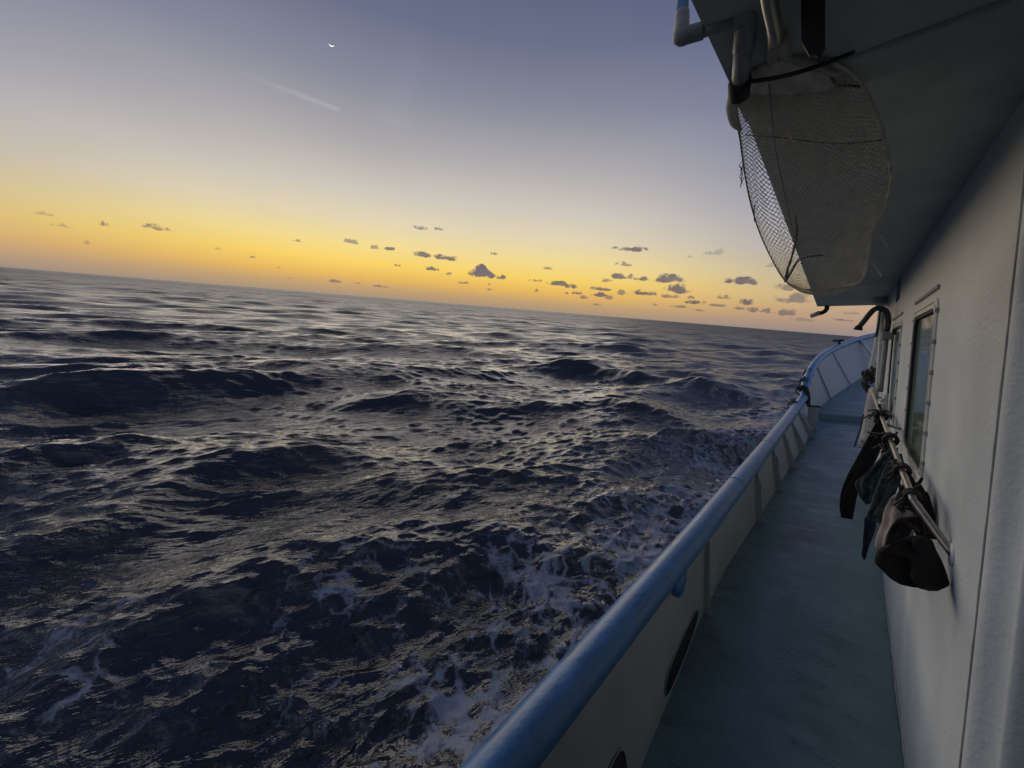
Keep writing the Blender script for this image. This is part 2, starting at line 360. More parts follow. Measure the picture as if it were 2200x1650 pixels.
    # keep the sea away from the inside of the hull
    i0 = (np.arange(nr - 1)[:, None] * na + np.arange(na)[None, :])
    nxt = np.roll(np.arange(na), -1)
    i1 = (np.arange(nr - 1)[:, None] * na + nxt[None, :])
    quads = np.stack([i0, i0 + na, i1 + na, i1], -1).reshape(-1, 4)
    me = bpy.data.meshes.new('water'); nv, nq = nr * na, len(quads)
    me.vertices.add(nv); me.vertices.foreach_set('co', co_.ravel())
    me.loops.add(nq * 4); me.loops.foreach_set('vertex_index', quads.ravel().astype(np.int32))
    me.polygons.add(nq); me.polygons.foreach_set('loop_start', np.arange(0, nq * 4, 4, dtype=np.int32))
    try: me.polygons.foreach_set('loop_total', np.full(nq, 4, dtype=np.int32))
    except Exception: pass
    me.polygons.foreach_set('use_smooth', np.ones(nq, dtype=bool))
    me.update(calc_edges=True)
    at = me.attributes.new('foam', 'FLOAT', 'POINT'); at.data.foreach_set('value', foam.astype(np.float32))
    at = me.attributes.new('ripple', 'FLOAT', 'POINT'); at.data.foreach_set('value', at_far.astype(np.float32))
    o = bpy.data.objects.new('water', me); COL.objects.link(o)
    print('water verts', nv, 'z', Z.min(), Z.max(), 'std', Z[R < 60].std())
    # material
    m = bpy.data.materials.new('sea_water'); m.use_nodes = True; t = m.node_tree; nn = t.nodes; ll = t.links
    b = nn['Principled BSDF']
    b.inputs['Base Color'].default_value = (0.004, 0.007, 0.014, 1); b.inputs['IOR'].default_value = 1.68
    g = nn.new('ShaderNodeNewGeometry')
    def noise(sc, det, ro=0.6, vec=None, dist=0.0):
        a = nn.new('ShaderNodeTexNoise'); a.inputs['Scale'].default_value = sc; a.inputs['Detail'].default_value = det; a.inputs['Roughness'].default_value = ro
        a.inputs['Distortion'].default_value = dist
        ll.new(vec or g.outputs['Position'], a.inputs['Vector']); return a
    vrn = nn.new('ShaderNodeVectorRotate'); vrn.rotation_type = 'Z_AXIS'; vrn.inputs['Angle'].default_value = math.radians(-27); ll.new(g.outputs['Position'], vrn.inputs['Vector'])
    mp = nn.new('ShaderNodeMapping'); mp.inputs['Scale'].default_value = (0.42, 1.35, 1.0); ll.new(vrn.outputs[0], mp.inputs[0])
    n1 = noise(3.2, 5, 0.55, mp.outputs[0], 0.4); n2 = noise(9, 3, 0.5, mp.outputs[0], 0.3)
    ad = nn.new('ShaderNodeMath'); ad.operation = 'MULTIPLY_ADD'; ad.inputs[1].default_value = 0.13; ll.new(n2.outputs[0], ad.inputs[0]); ll.new(n1.outputs[0], ad.inputs[2])
    bp = nn.new('ShaderNodeBump'); bp.inputs['Strength'].default_value = 1.0; bp.inputs['Distance'].default_value = 0.14
    ll.new(ad.outputs[0], bp.inputs['Height'])
    pn = noise(0.32, 3, 0.5); pr_ = nn.new('ShaderNodeMapRange'); pr_.inputs[1].default_value = .36; pr_.inputs[2].default_value = .62; pr_.inputs[3].default_value = .35; pr_.inputs[4].default_value = 1.0
    ll.new(pn.outputs[0], pr_.inputs[0]); ll.new(pr_.outputs[0], bp.inputs['Strength'])
    # chop too small for the mesh far out
    ra = nn.new('ShaderNodeAttribute'); ra.attribute_name = 'ripple'
    n3 = noise(0.9, 7, 0.7, mp.outputs[0], 0.3)
    b2 = nn.new('ShaderNodeBump'); b2.inputs['Distance'].default_value = 1.0; ll.new(ra.outputs['Fac'], b2.inputs['Strength'])
    ll.new(n3.outputs[0], b2.inputs['Height']); ll.new(bp.outputs[0], b2.inputs['Normal']); ll.new(b2.outputs[0], b.inputs['Normal'])
    rg_ = nn.new('ShaderNodeMapRange'); rg_.inputs[3].default_value = 0.11; rg_.inputs[4].default_value = 0.50; ll.new(ra.outputs['Fac'], rg_.inputs[0]); ll.new(rg_.outputs[0], b.inputs['Roughness'])
    # foam: lace of bubbles torn by turbulence
    fa = nn.new('ShaderNodeAttribute'); fa.attribute_name = 'foam'
    wv = noise(1.5, 4, 0.6); sub = nn.new('ShaderNodeVectorMath'); sub.operation = 'MULTIPLY_ADD'
    sub.inputs[1].default_value = (0.9, 0.9, 0.9); ll.new(wv.outputs['Color'], sub.inputs[0]); ll.new(g.outputs['Position'], sub.inputs[2])
    vo = nn.new('ShaderNodeTexVoronoi'); vo.feature = 'DISTANCE_TO_EDGE'; vo.inputs['Scale'].default_value = 2.3; ll.new(sub.outputs[0], vo.inputs['Vector'])
    vr = nn.new('ShaderNodeMapRange'); vr.inputs[1].default_value = 0.0; vr.inputs[2].default_value = 0.28; vr.inputs[3].default_value = 1.0; vr.inputs[4].default_value = 0.0; ll.new(vo.outputs[0], vr.inputs[0])
    nz = noise(2.6, 9, 0.66, sub.outputs[0]); big = noise(0.45, 3, 0.5)
    s1 = nn.new('ShaderNodeMath'); s1.operation = 'MULTIPLY_ADD'; s1.inputs[1].default_value = 0.34; ll.new(vr.outputs[0], s1.inputs[0]); ll.new(nz.outputs[0], s1.inputs[2])
    s2 = nn.new('ShaderNodeMath'); s2.operation = 'MULTIPLY_ADD'; s2.inputs[1].default_value = 0.9; ll.new(big.outputs[0], s2.inputs[0]); ll.new(s1.outputs[0], s2.inputs[2])
    s3 = nn.new('ShaderNodeMath'); s3.operation = 'MULTIPLY_ADD'; s3.inputs[1].default_value = 0.62; ll.new(fa.outputs['Fac'], s3.inputs[0]); ll.new(s2.outputs[0], s3.inputs[2])
    fm = nn.new('ShaderNodeMapRange'); fm.interpolation_type = 'SMOOTHSTEP'; fm.inputs[1].default_value = 1.53; fm.inputs[2].default_value = 1.80; ll.new(s3.outputs[0], fm.inputs[0])
    fb = nn.new('ShaderNodeBsdfDiffuse'); fb.inputs[0].default_value = (0.31, 0.33, 0.38, 1)
    ms = nn.new('ShaderNodeMixShader'); ll.new(fm.outputs[0], ms.inputs[0]); ll.new(b.outputs[0], ms.inputs[1]); ll.new(fb.outputs[0], ms.inputs[2])
    ll.new(ms.outputs[0], nn['Material Output'].inputs[0])
    me.materials.append(m); o['kind'] = 'structure'; o['label'] = 'dark choppy open sea with foam beside the hull'
    return o
SHIPF = (R3[0][1], R3[1][1])               # fore direction of the ship in the world's plane
SEAS = [(470, 838, 9.0, 1.6, 1.0, 4), (960, 870, 5.0, 1.1, 0.5, -4), (1370, 885, 2.0, 0.8, 0.45, 0), (1240, 800, 6.0, 1.2, 0.5, 4),
        (620, 1035, 3.6, 0.9, 0.5, -4), (250, 1010, 3.6, .8, .3, -4), (900, 1290, 1.8, .6, .3, -6), (1000, 1110, 2.6, .7, .25, 2), (500, 1330, 2.6, .7, .36, -10), (1480, 830, 8, 1.6, 0.5, 0), (600, 725, 8, 1.2, 0.5, 0), (300, 730, 6, 1.0, 0.35, 3),
        (150, 1180, 3.5, 0.8, 0.35, -12), (1150, 1180, 1.8, 0.6, 0.3, 6), (420, 1480, 1.8, 0.5, 0.28, -8)]
build_water()

# ------------------------------------------------------------------ deck, hull, bulwark
WALL = 0.323
DECKT = [(-3, .62, 0.0), (0.8, .64, 0), (1.9, .69, 0.0), (3.0, .765, .03), (4, .78, 0.06), (6, .70, .15), (8, .61, .30), (9.5, .53, .42), (10.8, .47, .56)]      # fore, port, height
RAILT = [(-3, .78, .76), (0, .78, .76), (3, .78, .765), (6, .78, .83), (8, .775, .90), (10.2, .765, 1.0), (10.9, .755, 1.06)]
def crv(tab, k=8):
    fs = np.linspace(tab[0][0], tab[-1][0], 60)
    out = []
    a = np.array(tab)
    for f in fs:
        # smoothed interpolation
        w = np.exp(-((fs[:, None] - f) / 0.8) ** 2) if False else None
        out.append([f] + interp(tab, f))
    return out
# forward part of the sea rail and the foot of the bow bulwark, as seen
BR = [P(1727, 838, fore=10.9), P(1735, 812, fore=11.4), P(1746, 789, fore=12.1), P(1763, 768, fore=13.1), P(1786, 752, fore=14.4),
      P(1815, 739, fore=15.8), P(1846, 728, fore=17.3), P(1880, 720, fore=18.9), P(1915, 716, fore=20.0), P(1990, 715, fore=20.8)]
BF = [P(1754, 893, fore=10.9), P(1760, 880, fore=11.4), P(1775, 867, fore=12.1), P(1802, 847, fore=13.1), P(1828, 830, fore=14.2),
      P(1850, 816, fore=15.3), P(1872, 803, fore=16.6), P(1893, 795, fore=17.8), P(1925, 790, fore=18.8), P(1985, 786, fore=19.6)]

bm = bmesh.new()
fs = list(np.linspace(-3, 10.8, 50))
rows = []
for f in fs:
    l, z = interp(DECKT, f)
    xe = WALL + 0.03 if f < 8.7 else 4.0
    rows.append([bm.verts.new((-l - .02 + (xe + l + .02) * t, f, z + 0.012 * math.sin(3.14 * t))) for t in np.linspace(0, 1, 9)])
for i in range(len(rows) - 1):
    for j in range(8): bm.faces.new((rows[i][j], rows[i][j + 1], rows[i + 1][j + 1], rows[i + 1][j]))
d = part('deck', bm, MT['deck'], None); tagp(d, 'blue-grey painted side deck, wet in the middle', kind='structure')
bm = bmesh.new()
bfs = catmull(BF, 4); rows = []
for i, p in enumerate(bfs):
    rows.append([bm.verts.new(Vector((p.x + (4.2 - p.x) * t, p.y, p.z + (0.035 if i else 0.035)))) for t in (0, .1, .3, .6, 1)])
for i in range(len(rows) - 1):
    for j in range(4): bm.faces.new((rows[i][j], rows[i][j + 1], rows[i + 1][j + 1], rows[i + 1][j]))
# riser of the low step
r0 = rows[0]; lo = [bm.verts.new(v.co + Vector((0, -0.004, -0.14))) for v in r0]
for j in range(4): bm.faces.new((lo[j], lo[j + 1], r0[j + 1], r0[j]))
d = part('foredeck', bm, MT['deck'], None); tagp(d, 'raised foredeck beyond a low step', kind='structure')

bw = empty('bulwark', (-.78, 3, 0), 'grey steel bulwark with thick blue capping rail along the side deck', 'bulwark')
bm = bmesh.new()
A = [];B = [];A2 = [];B2 = []
for f in fs + [10.9]:
    l, z = interp(DECKT, min(f, 10.8)); lr, zr = interp(RAILT, f)
    A.append(Vector((-l, f, z - .02))); B.append(Vector((-lr, f, zr - .02)))
    A2.append(Vector((-l - .03, f, z - .02))); B2.append(Vector((-lr - .03, f, zr - .02)))
strip(bm, A, B)
bmesh.ops.recalc_face_normals(bm, faces=bm.faces)
part('plating', bm, MT['bulwark'], bw)
bm = bmesh.new()
C2 = [Vector((-.74 + .0, f, -3.6)) for f in fs + [10.9]]
strip(bm, B2, C2); part('hull_side', bm, MT['hull'], bw)
bm = bmesh.new()
tube(bm, [(-interp(RAILT, f)[0], f, interp(RAILT, f)[1]) for f in fs + [10.85]], 0.084, n=28)
rail = part('capping_rail', bm, MT['blue'], bw)
for f in (4.2, 6.0):           # weld collars where lengths of rail meet
    bm = bmesh.new(); l, z = interp(RAILT, f)
    tube(bm, [(-l, f - .008, z), (-l, f + .008, z)], 0.0875, n=28); part('weld_ring', bm, MT['blue'], bw)
# rounded lug under the rail
bm = bmesh.new(); c = P(1432, 1238, fore=2.05)
l, z = interp(RAILT, 2.36)
for k in range(1):
    ctr = Vector((-l + .06, 2.36, z - .06))
    ring = []
    pr = [(-.13, .05), (-.11, -.02), (-.06, -.065), (0, -.08), (.06, -.065), (.11, -.02), (.13, .05)]
    for dx in (-.012, .03): ring.append([bm.verts.new(ctr + Vector((dx, a * .8, b))) for a, b in pr])
    m_ = len(pr)
    for j in range(m_): bm.faces.new((ring[0][j], ring[0][(j + 1) % m_], ring[1][(j + 1) % m_], ring[1][j]))
    bm.faces.new(ring[0][::-1]); bm.faces.new(ring[1])
    bmesh.ops.bevel(bm, geom=bm.edges[:], offset=.006, segments=2, affect='EDGES')
part('lug', bm, MT['blue'], bw)
# frames (stanchions) welded to the inside
for f in (0.4, 3.2, 5.2, 6.35, 7.4, 8.4, 9.4):
    bm = bmesh.new(); l, z = interp(DECKT, f); lr, zr = interp(RAILT, f)
    w0, w1 = (.04, .03) if f < 5 else (.06, .03)
    for (a0, a1) in ((-.005, .005),):
        pr = [(-l - .005, z + .0), (-l + w0 + .02, z + .0), (-l + w0, z + .10), (-lr + w1, zr - .05), (-lr - .005, zr - .05)]
        v0 = [bm.verts.new((x, f + a0, y)) for x, y in pr]; v1_ = [bm.verts.new((x, f + a1, y)) for x, y in pr]
        bm.faces.new(v0); bm.faces.new(v1_[::-1])
        for j in range(5): bm.faces.new((v0[j], v1_[j], v1_[(j + 1) % 5], v0[(j + 1) % 5]))
    bmesh.ops.recalc_face_normals(bm, faces=bm.faces)
    part('frame_plate', bm, MT['bulwark'], bw, smooth=False)
# freeing ports: dark oval openings near the deck with a raised lip
def port(f0, f1, z0, z1, name='freeing_port'):
    bm = bmesh.new(); pts = []; k = 20
    for i in range(k):
        a = 2 * math.pi * i / k
        f = (f0 + f1) / 2 + (f1 - f0) / 2 * math.copysign(abs(math.cos(a)) ** .7, math.cos(a)); zz = (z0 + z1) / 2 + (z1 - z0) / 2 * math.copysign(abs(math.sin(a)) ** .7, math.sin(a))
        l, zd = interp(DECKT, f); lr, zr = interp(RAILT, f); t = zz / (zr - zd)
        pts.append((-(l + (lr - l) * t), f, zd + zz))
    a_ = [bm.verts.new((x + .004, y, z)) for x, y, z in pts]; bm.faces.new(a_[::-1])
    b_ = [bm.verts.new((x + .001, y, z)) for x, y, z in pts]
    for i in range(k): bm.faces.new((a_[i], a_[(i + 1) % k], b_[(i + 1) % k], b_[i]))
    o = part(name, bm, MT['black'], bw)
    bm = bmesh.new(); tube(bm, [Vector(p) + Vector((.006, 0, 0)) for p in pts] + [Vector(pts[0]) + Vector((.006, 0, 0))], .003, n=6, cap=False)
    part('lip', bm, MT['bulwark'], o)
port(2.2, 3.02, .02, .19)
port(1.42, 1.64, .0, .27)
for f in (5.3, 6.5, 7.5): port(f, f + .16, .22, .40)
# inner guard plate and dark fender strip at the break of the rail
bm = bmesh.new(); box(bm, (-.62, 9.95, .42), (-.46, 10.0, .93), .008)
part('guard_plate', bm, MT['bulwark'], bw, smooth=False)
bm = bmesh.new(); box(bm, (-.64, 9.96, .93), (-.42, 10.02, .965), .008)
part('guard_edge', bm, MT['black'], bw, smooth=False)
bm = bmesh.new(); tube(bm, [P(1716, 838, fore=10.75), P(1727, 832, fore=10.75), P(1735, 845, fore=10.72), P(1736, 870, fore=10.7), P(1733, 893, fore=10.7)], .045, n=10, smooth=5)
part('fender_strip', bm, MT['black'], bw)
# worn rope lashings on the rail near the break
for (px, py, f) in ((1706, 868, 9.6), (1722, 836, 10.7), (1730, 818, 11.2), (1737, 800, 11.7)):
    bm = bmesh.new(); c = P(px, py, fore=f)
    for q in range(3):
        tube(bm, [c + Vector((random.uniform(-.09, .09), random.uniform(-.15, .15), random.uniform(-.02, .10))) for _ in range(4)], .011, n=6, smooth=4)
    tube(bm, [c + Vector((.10 * math.cos(a), .03 * a / 6, .10 * math.sin(a) - .04)) for a in np.linspace(0, 12.5, 26)], .011, n=6)
    o = part('rope_lashing', bm, MT['netdark'], None)
    tagp(o, {1706: 'dark rope lashing on the blue rail, nearest of those by the break', 1722: 'dark rope lashing at the very break of the blue rail',
             1730: 'dark rope lashing just beyond the break of the rail', 1737: 'dark rope lashing farthest forward on the curved rail'}[px], 'lashing', 'rope lashings on the sea rail')

bb = empty('bow_bulwark', tuple(BF[3]), 'curved grey bow bulwark with blue rail sweeping round to the right', 'bulwark')
bm = bmesh.new(); ra = catmull(BR, 5); fa_ = catmull(BF, 5)
strip(bm, [p - Vector((0, 0, .05)) for p in fa_], ra); part('plating', bm, MT['bulwark'], bb)
bm = bmesh.new(); strip(bm, [p + Vector((-.06, 0.03, 0)) for p in ra], [Vector((p.x + .5, p.y - 1.0, -3.6)) if i > 12 else Vector((p.x + .05, p.y, -3.6)) for i, p in enumerate(ra)]); part('hull_side', bm, MT['hull'], bb)
bm = bmesh.new(); tube(bm, ra, .085, n=16); part('capping_rail', bm, MT['blue'], bb)
bm = bmesh.new(); tube(bm, [BR[0] + Vector((0, 0, .0)), P(1722, 862, fore=10.8)], .05, n=10); part('rail_end', bm, MT['blue'], bb)
for i in (12, 20):
    bm = bmesh.new(); a, b_ = fa_[i], ra[i]
    d_ = (b_ - a).normalized(); inn = Vector((.8, -.6, 0)).normalized()
    w = .025
    vs = [bm.verts.new(x) for x in (a, a + inn * w * 1.6, b_ + inn * w * .8 - d_ * .08, b_ - d_ * .08)]
    f_ = bm.faces.new(vs); solid(bm, .012); part('frame_plate', bm, MT['bulwark'], bb, smooth=False)
bm = bmesh.new(); tube(bm, [P(1847, 729, fore=17.2), P(1862, 747, fore=17.0), P(1877, 768, fore=16.9), P(1888, 790, fore=16.8)], .05, n=8); part('stay', bm, MT['white'], bb)
bm = bmesh.new()
c = P(1803, 741, fore=15.2); tube(bm, [c, c + Vector((0, 0, .16))], .035, n=8); tube(bm, [c + Vector((-.16, 0, .13)), c + Vector((.1, 0, .13))], .03, n=8)
o = part('cleat', bm, MT['black'], None); tagp(o, 'small dark cleat standing on the curved bow rail against the sea', 'cleat')

# ------------------------------------------------------------------ deckhouse
dh = empty('deckhouse', (WALL, 5, 0), 'beige painted deckhouse wall with tall windows under a boat deck overhang', 'deckhouse')
ZT = 2.86
wins = [(3.03, 3.98, 1.42, 2.325), (5.0, 5.98, 1.42, 2.325)]
bm = bmesh.new()
cuts = [1.735] + [w[i] for w in wins for i in (0, 1)] + [8.7]
def quadx(bm, f0, f1, z0, z1, x=WALL, nf=1):
    bm.faces.new([bm.verts.new(p) for p in ((x, f0, z0), (x, f1, z0), (x, f1, z1), (x, f0, z1))])
for i in range(len(cuts) - 1):
    a, b_ = cuts[i], cuts[i + 1]
    if i % 2 == 0: quadx(bm, a, b_, -.1, ZT)
    else:
        w = wins[i // 2]; quadx(bm, a, b_, -.1, w[2]); quadx(bm, a, b_, w[3], ZT)
for w in wins:   # reveals
    x0, x1 = WALL, WALL + .045
    for pts in (((w[0], w[2]), (w[1], w[2])), ((w[1], w[2]), (w[1], w[3])), ((w[1], w[3]), (w[0], w[3])), ((w[0], w[3]), (w[0], w[2]))):
        (f0, z0), (f1, z1) = pts
        bm.faces.new([bm.verts.new(p) for p in ((x0, f0, z0), (x0, f1, z1), (x1, f1, z1), (x1, f0, z0))])
# forward face and its rounded corner
nn_ = 6
for k in range(nn_):
    a = math.pi / 2 * k / nn_; b_ = math.pi / 2 * (k + 1) / nn_
    f = lambda t: (WALL + .08 - .08 * math.cos(t), 8.7 + .08 * math.sin(t))
    (xa, ya), (xb, yb) = f(a), f(b_)
    bm.faces.new([bm.verts.new(p) for p in ((xa, ya, -.1), (xb, yb, -.1), (xb, yb, ZT), (xa, ya, ZT))])
bm.faces.new([bm.verts.new(p) for p in ((WALL + .08, 8.78, -.1), (4, 8.78, -.1), (4, 8.78, ZT), (WALL + .08, 8.78, ZT))])
bmesh.ops.remove_doubles(bm, verts=bm.verts, dist=1e-4)
bmesh.ops.recalc_face_normals(bm, faces=bm.faces)
part('wall', bm, MT['wall'], dh, auto=40)
# weld bead along the foot of the wall
bm = bmesh.new()
tube(bm, [(WALL - .002 - .004 * random.random(), f, interp(DECKT, f)[1] + .012) for f in np.arange(1.3, 8.7, .12)], .004, n=6, wob=.5); part('foot_weld', bm, MT['bulwark'], dh)
# door surround: groove, rounded jamb, recess, bead, door panel
bm = bmesh.new(); tube(bm, [(WALL + .002, 1.722, z) for z in np.arange(-.1, ZT, .06)], .007, n=6, wob=.3); part('sealant_seam', bm, MT['pvc'], dh)
bm = bmesh.new()
prof = [(WALL + .0, 1.735), (WALL - .001, 1.702), (WALL + .001, 1.692), (WALL + .006, 1.683), (WALL + .014, 1.675), (WALL + .024, 1.667), (WALL + .036, 1.657), (WALL + .046, 1.640), (WALL + .050, 1.61), (WALL + .050, 1.575)]
va = [bm.verts.new((x, y, -.1)) for x, y in prof]; vb = [bm.verts.new((x, y, ZT)) for x, y in prof]
for j in range(len(prof) - 1): bm.faces.new((va[j], va[j + 1], vb[j + 1], vb[j]))
part('door_jamb', bm, MT['wall'], dh)
bm = bmesh.new()
prof = [(WALL + .050, 1.575), (WALL + .036, 1.572), (WALL + .031, 1.564), (WALL + .036, 1.553), (WALL + .05, 1.547), (WALL + .09, 1.54)]
va = [bm.verts.new((x, y, -.1)) for x, y in prof]; vb = [bm.verts.new((x, y, ZT)) for x, y in prof]
for j in range(len(prof) - 1): bm.faces.new((va[j], va[j + 1], vb[j + 1], vb[j]))
part('door_bead', bm, MT['wall'], dh)
bm = bmesh.new(); quadx(bm, -2.6, 1.54, -.1, ZT, WALL + .09); part('door', bm, MT['door'], dh)
bm = bmesh.new(); box(bm, (-.9, -1.5, -.1), (WALL + .04, -1.3, 2.795), .01); part('unseen_shade_block', bm, MT['wall'], dh, smooth=False)  # unseen block added behind the camera to darken the near deck and soffit
for wi, w in enumerate(wins):
    f0, f1, z0, z1 = w; fr = .045
    bm = bmesh.new()
    def ringpts(e, x, r=.07):
        pts = []
        for (cf, cz, sa) in ((f1 + e - r, z1 + e - r, 0), (f0 - e + r, z1 + e - r, 90), (f0 - e + r, z0 - e + r, 180), (f1 + e - r, z0 - e + r, 270)):
            for k in range(6):
                a = math.radians(sa + 90 * k / 5); pts.append(Vector((x, cf + r * math.cos(a), cz + r * math.sin(a))))
        return pts
    rings = [ringpts(.045, WALL - .001), ringpts(.043, WALL - .007), ringpts(.028, WALL - .008), ringpts(.024, WALL - .002), ringpts(.014, WALL - .002), ringpts(.010, WALL - .010), ringpts(-.006, WALL - .010), ringpts(-.008, WALL + .03)]
    vr_ = [[bm.verts.new(p) for p in r] for r in rings]
    for a, b_ in zip(vr_, vr_[1:]):
        k = len(a)
        for j in range(k): bm.faces.new((a[j], a[(j + 1) % k], b_[(j + 1) % k], b_[j]))
    bmesh.ops.recalc_face_normals(bm, faces=bm.faces)
    bm.normal_update()
    frm = part('window_frame' if False else 'window', bm, MT['white'], dh, auto=35)
    bm = bmesh.new(); rr_ = [ringpts(-.007, WALL - .004), ringpts(-.022, WALL - .003), ringpts(-.026, WALL + .014)]
    vr_ = [[bm.verts.new(p) for p in r] for r in rr_]
    for a, b_ in zip(vr_, vr_[1:]):
        k = len(a)
        for j in range(k): bm.faces.new((a[j], a[(j + 1) % k], b_[(j + 1) % k], b_[j]))
    part('gasket', bm, MT['black'], frm, auto=35)
    bm = bmesh.new(); bm.faces.new([bm.verts.new(p) for p in ringpts(-.02, WALL + .012)][::-1]); part('pane', bm, MT['glass'], frm, smooth=False)
    for z in np.arange(z0 + .08, z1, .16):
        bm = bmesh.new(); box(bm, (WALL - .016, f0 - .064, z - .012), (WALL - .001, f0 - .044, z + .012), .004); part('bolt', bm, MT['galv'], frm)
        bm = bmesh.new(); box(bm, (WALL - .012, f1 + .046, z - .01), (WALL - .001, f1 + .062, z + .01), .004); part('bolt', bm, MT['galv'], frm)
    for f in np.arange(f0 - .02, f1 + .03, .085):
        bm = bmesh.new(); box(bm, (WALL - .014, f, z1 + .085), (WALL + .002, f + .04, z1 + .108), .004); part('stud', bm, MT['galv'], frm)
# boat deck overhang
bm = bmesh.new()
def oedge(f): return -.27 - .21 * (max(f, .9) - .9) / 7.4
poly = [(-2.5, .45), (-2.5, -.27), (.9, -.27), (8.3, -.485), (8.72, WALL + .06), (8.72, 4), (8.2, 4), (8.2, .45)]
va = [bm.verts.new((x, f, 2.80)) for f, x in poly]; vb = [bm.verts.new((x, f, 2.92)) for f, x in poly]
bm.faces.new(va); bm.faces.new(vb[::-1])
for j in range(len(poly)): bm.faces.new((va[j], vb[j], vb[(j + 1) % len(poly)], va[(j + 1) % len(poly)]))
bmesh.ops.triangulate(bm, faces=[f for f in bm.faces if len(f.verts) > 4]); bmesh.ops.recalc_face_normals(bm, faces=bm.faces)
part('overhang', bm, MT['soffit'], dh, smooth=False)
bm = bmesh.new(); box(bm, (-.262, 1.18, 2.725), (.32, 1.30, 2.799), .004); part('beam', bm, MT['soffit'], dh, smooth=False)
bm = bmesh.new(); box(bm, (-.262, .2, 2.735), (.32, 1.178, 2.799), .004); part('beam_flange', bm, MT['soffit'], dh, smooth=False)
bm = bmesh.new()
bm.free()
# deck light under the forward end of the overhang
lt = empty('deck_light', P(1893, 640, up=2.79), 'small unlit deck light under the forward end of the overhang', 'light')
c = P(1893, 645, up=2.78)
bm = bmesh.new(); box(bm, (c.x - .07, c.y - .28, 2.74), (c.x + .06, c.y + .05, 2.799), .01); part('housing', bm, MT['galv'], lt, smooth=False)
bm = bmesh.new(); box(bm, (c.x - .055, c.y - .22, 2.69), (c.x + .045, c.y - .02, 2.74), .015); part('lens', bm, MT['white'], lt)

# ------------------------------------------------------------------ pipes, net and cords under the overhang
pd = P(1462, 78, up=2.74)
pipe = empty('drain_pipe', P(1465, 0, up=2.86), 'grey plastic drain pipe with two bends and a black end cap under the overhang edge', 'pipe')
k1 = P(1463, 80, up=2.735); k2 = P(1604, 38, up=2.735); k3 = P(1590, 178, up=2.70)
a0 = P(1468, -20, up=2.93); a00 = a0 + (a0 - k1) * .8
rp = .0125
bm = bmesh.new(); tube(bm, [a00, lerp(a0, k1, .75)], rp, n=16, wob=.04); o = part('pipe_length', bm, MT['hull'], pipe)
bm = bmesh.new(); tube(bm, [lerp(k1, k2, .25), lerp(k1, k2, .85)], rp, n=16, wob=.04); part('pipe_length', bm, MT['pvc'], pipe)
bm = bmesh.new(); tube(bm, [lerp(k2, k3, .1), k3], .0175, n=16, wob=.04); part('pipe_length', bm, MT['pvc'], pipe)
bm = bmesh.new(); tube(bm, [lerp(a0, k1, .55), lerp(a0, k1, .85), k1, lerp(k1, k2, .12), lerp(k1, k2, .36)], rp * 1.22, n=16, smooth=5, wob=.06); part('elbow', bm, MT['pvc'], pipe)
bm = bmesh.new(); tube(bm, [lerp(k1, k2, .8), lerp(k1, k2, .93), k2, lerp(k2, k3, .12), lerp(k2, k3, .42)], [.015, .015, .0175, .0205, .0205], n=16, smooth=5, wob=.06); part('elbow', bm, MT['pvc'], pipe)
bm = bmesh.new(); e = k3 + (k3 - k2).normalized() * .045
tube(bm, [lerp(k2, k3, .93), k3, lerp(k3, e, .8), e], [.021, .0235, .0225, .014], n=16, wob=.1); part('end_cap', bm, MT['black'], pipe)

c1 = P(1604, 176, fore=k3.y + .0); c2 = P(1745, 146, up=2.66); c3 = P(1832, 113, up=2.725)
bm = bmesh.new(); tube(bm, [c1, lerp(c1, c2, .5) + Vector((0, 0, -.004)), c2, c3], .0045, n=8, smooth=5)
o = part('elastic_cord', bm, MT['black'], None); tagp(o, 'thin black cord stretched from the pipe end cap across the net to the overhang', 'cord')

# black strap hanging close overhead
bm = bmesh.new(); f_ = .86
pa = [(1716, -230), (1773, -230), (1772, 96), (1757, 119), (1738, 117), (1722, 88)]
va = [bm.verts.new(P(px, py, fore=f_)) for px, py in pa]; bm.faces.new(va)
r_ = bmesh.ops.extrude_face_region(bm, geom=bm.faces[:]); bmesh.ops.translate(bm, verts=[v for v in r_['geom'] if isinstance(v, bmesh.types.BMVert)], vec=(0, .012, 0))
bmesh.ops.recalc_face_normals(bm, faces=bm.faces)
o = part('strap', bm, MT['black'], None, smooth=False); tagp(o, 'wide black strap hanging straight down from the overhang close overhead', 'strap')

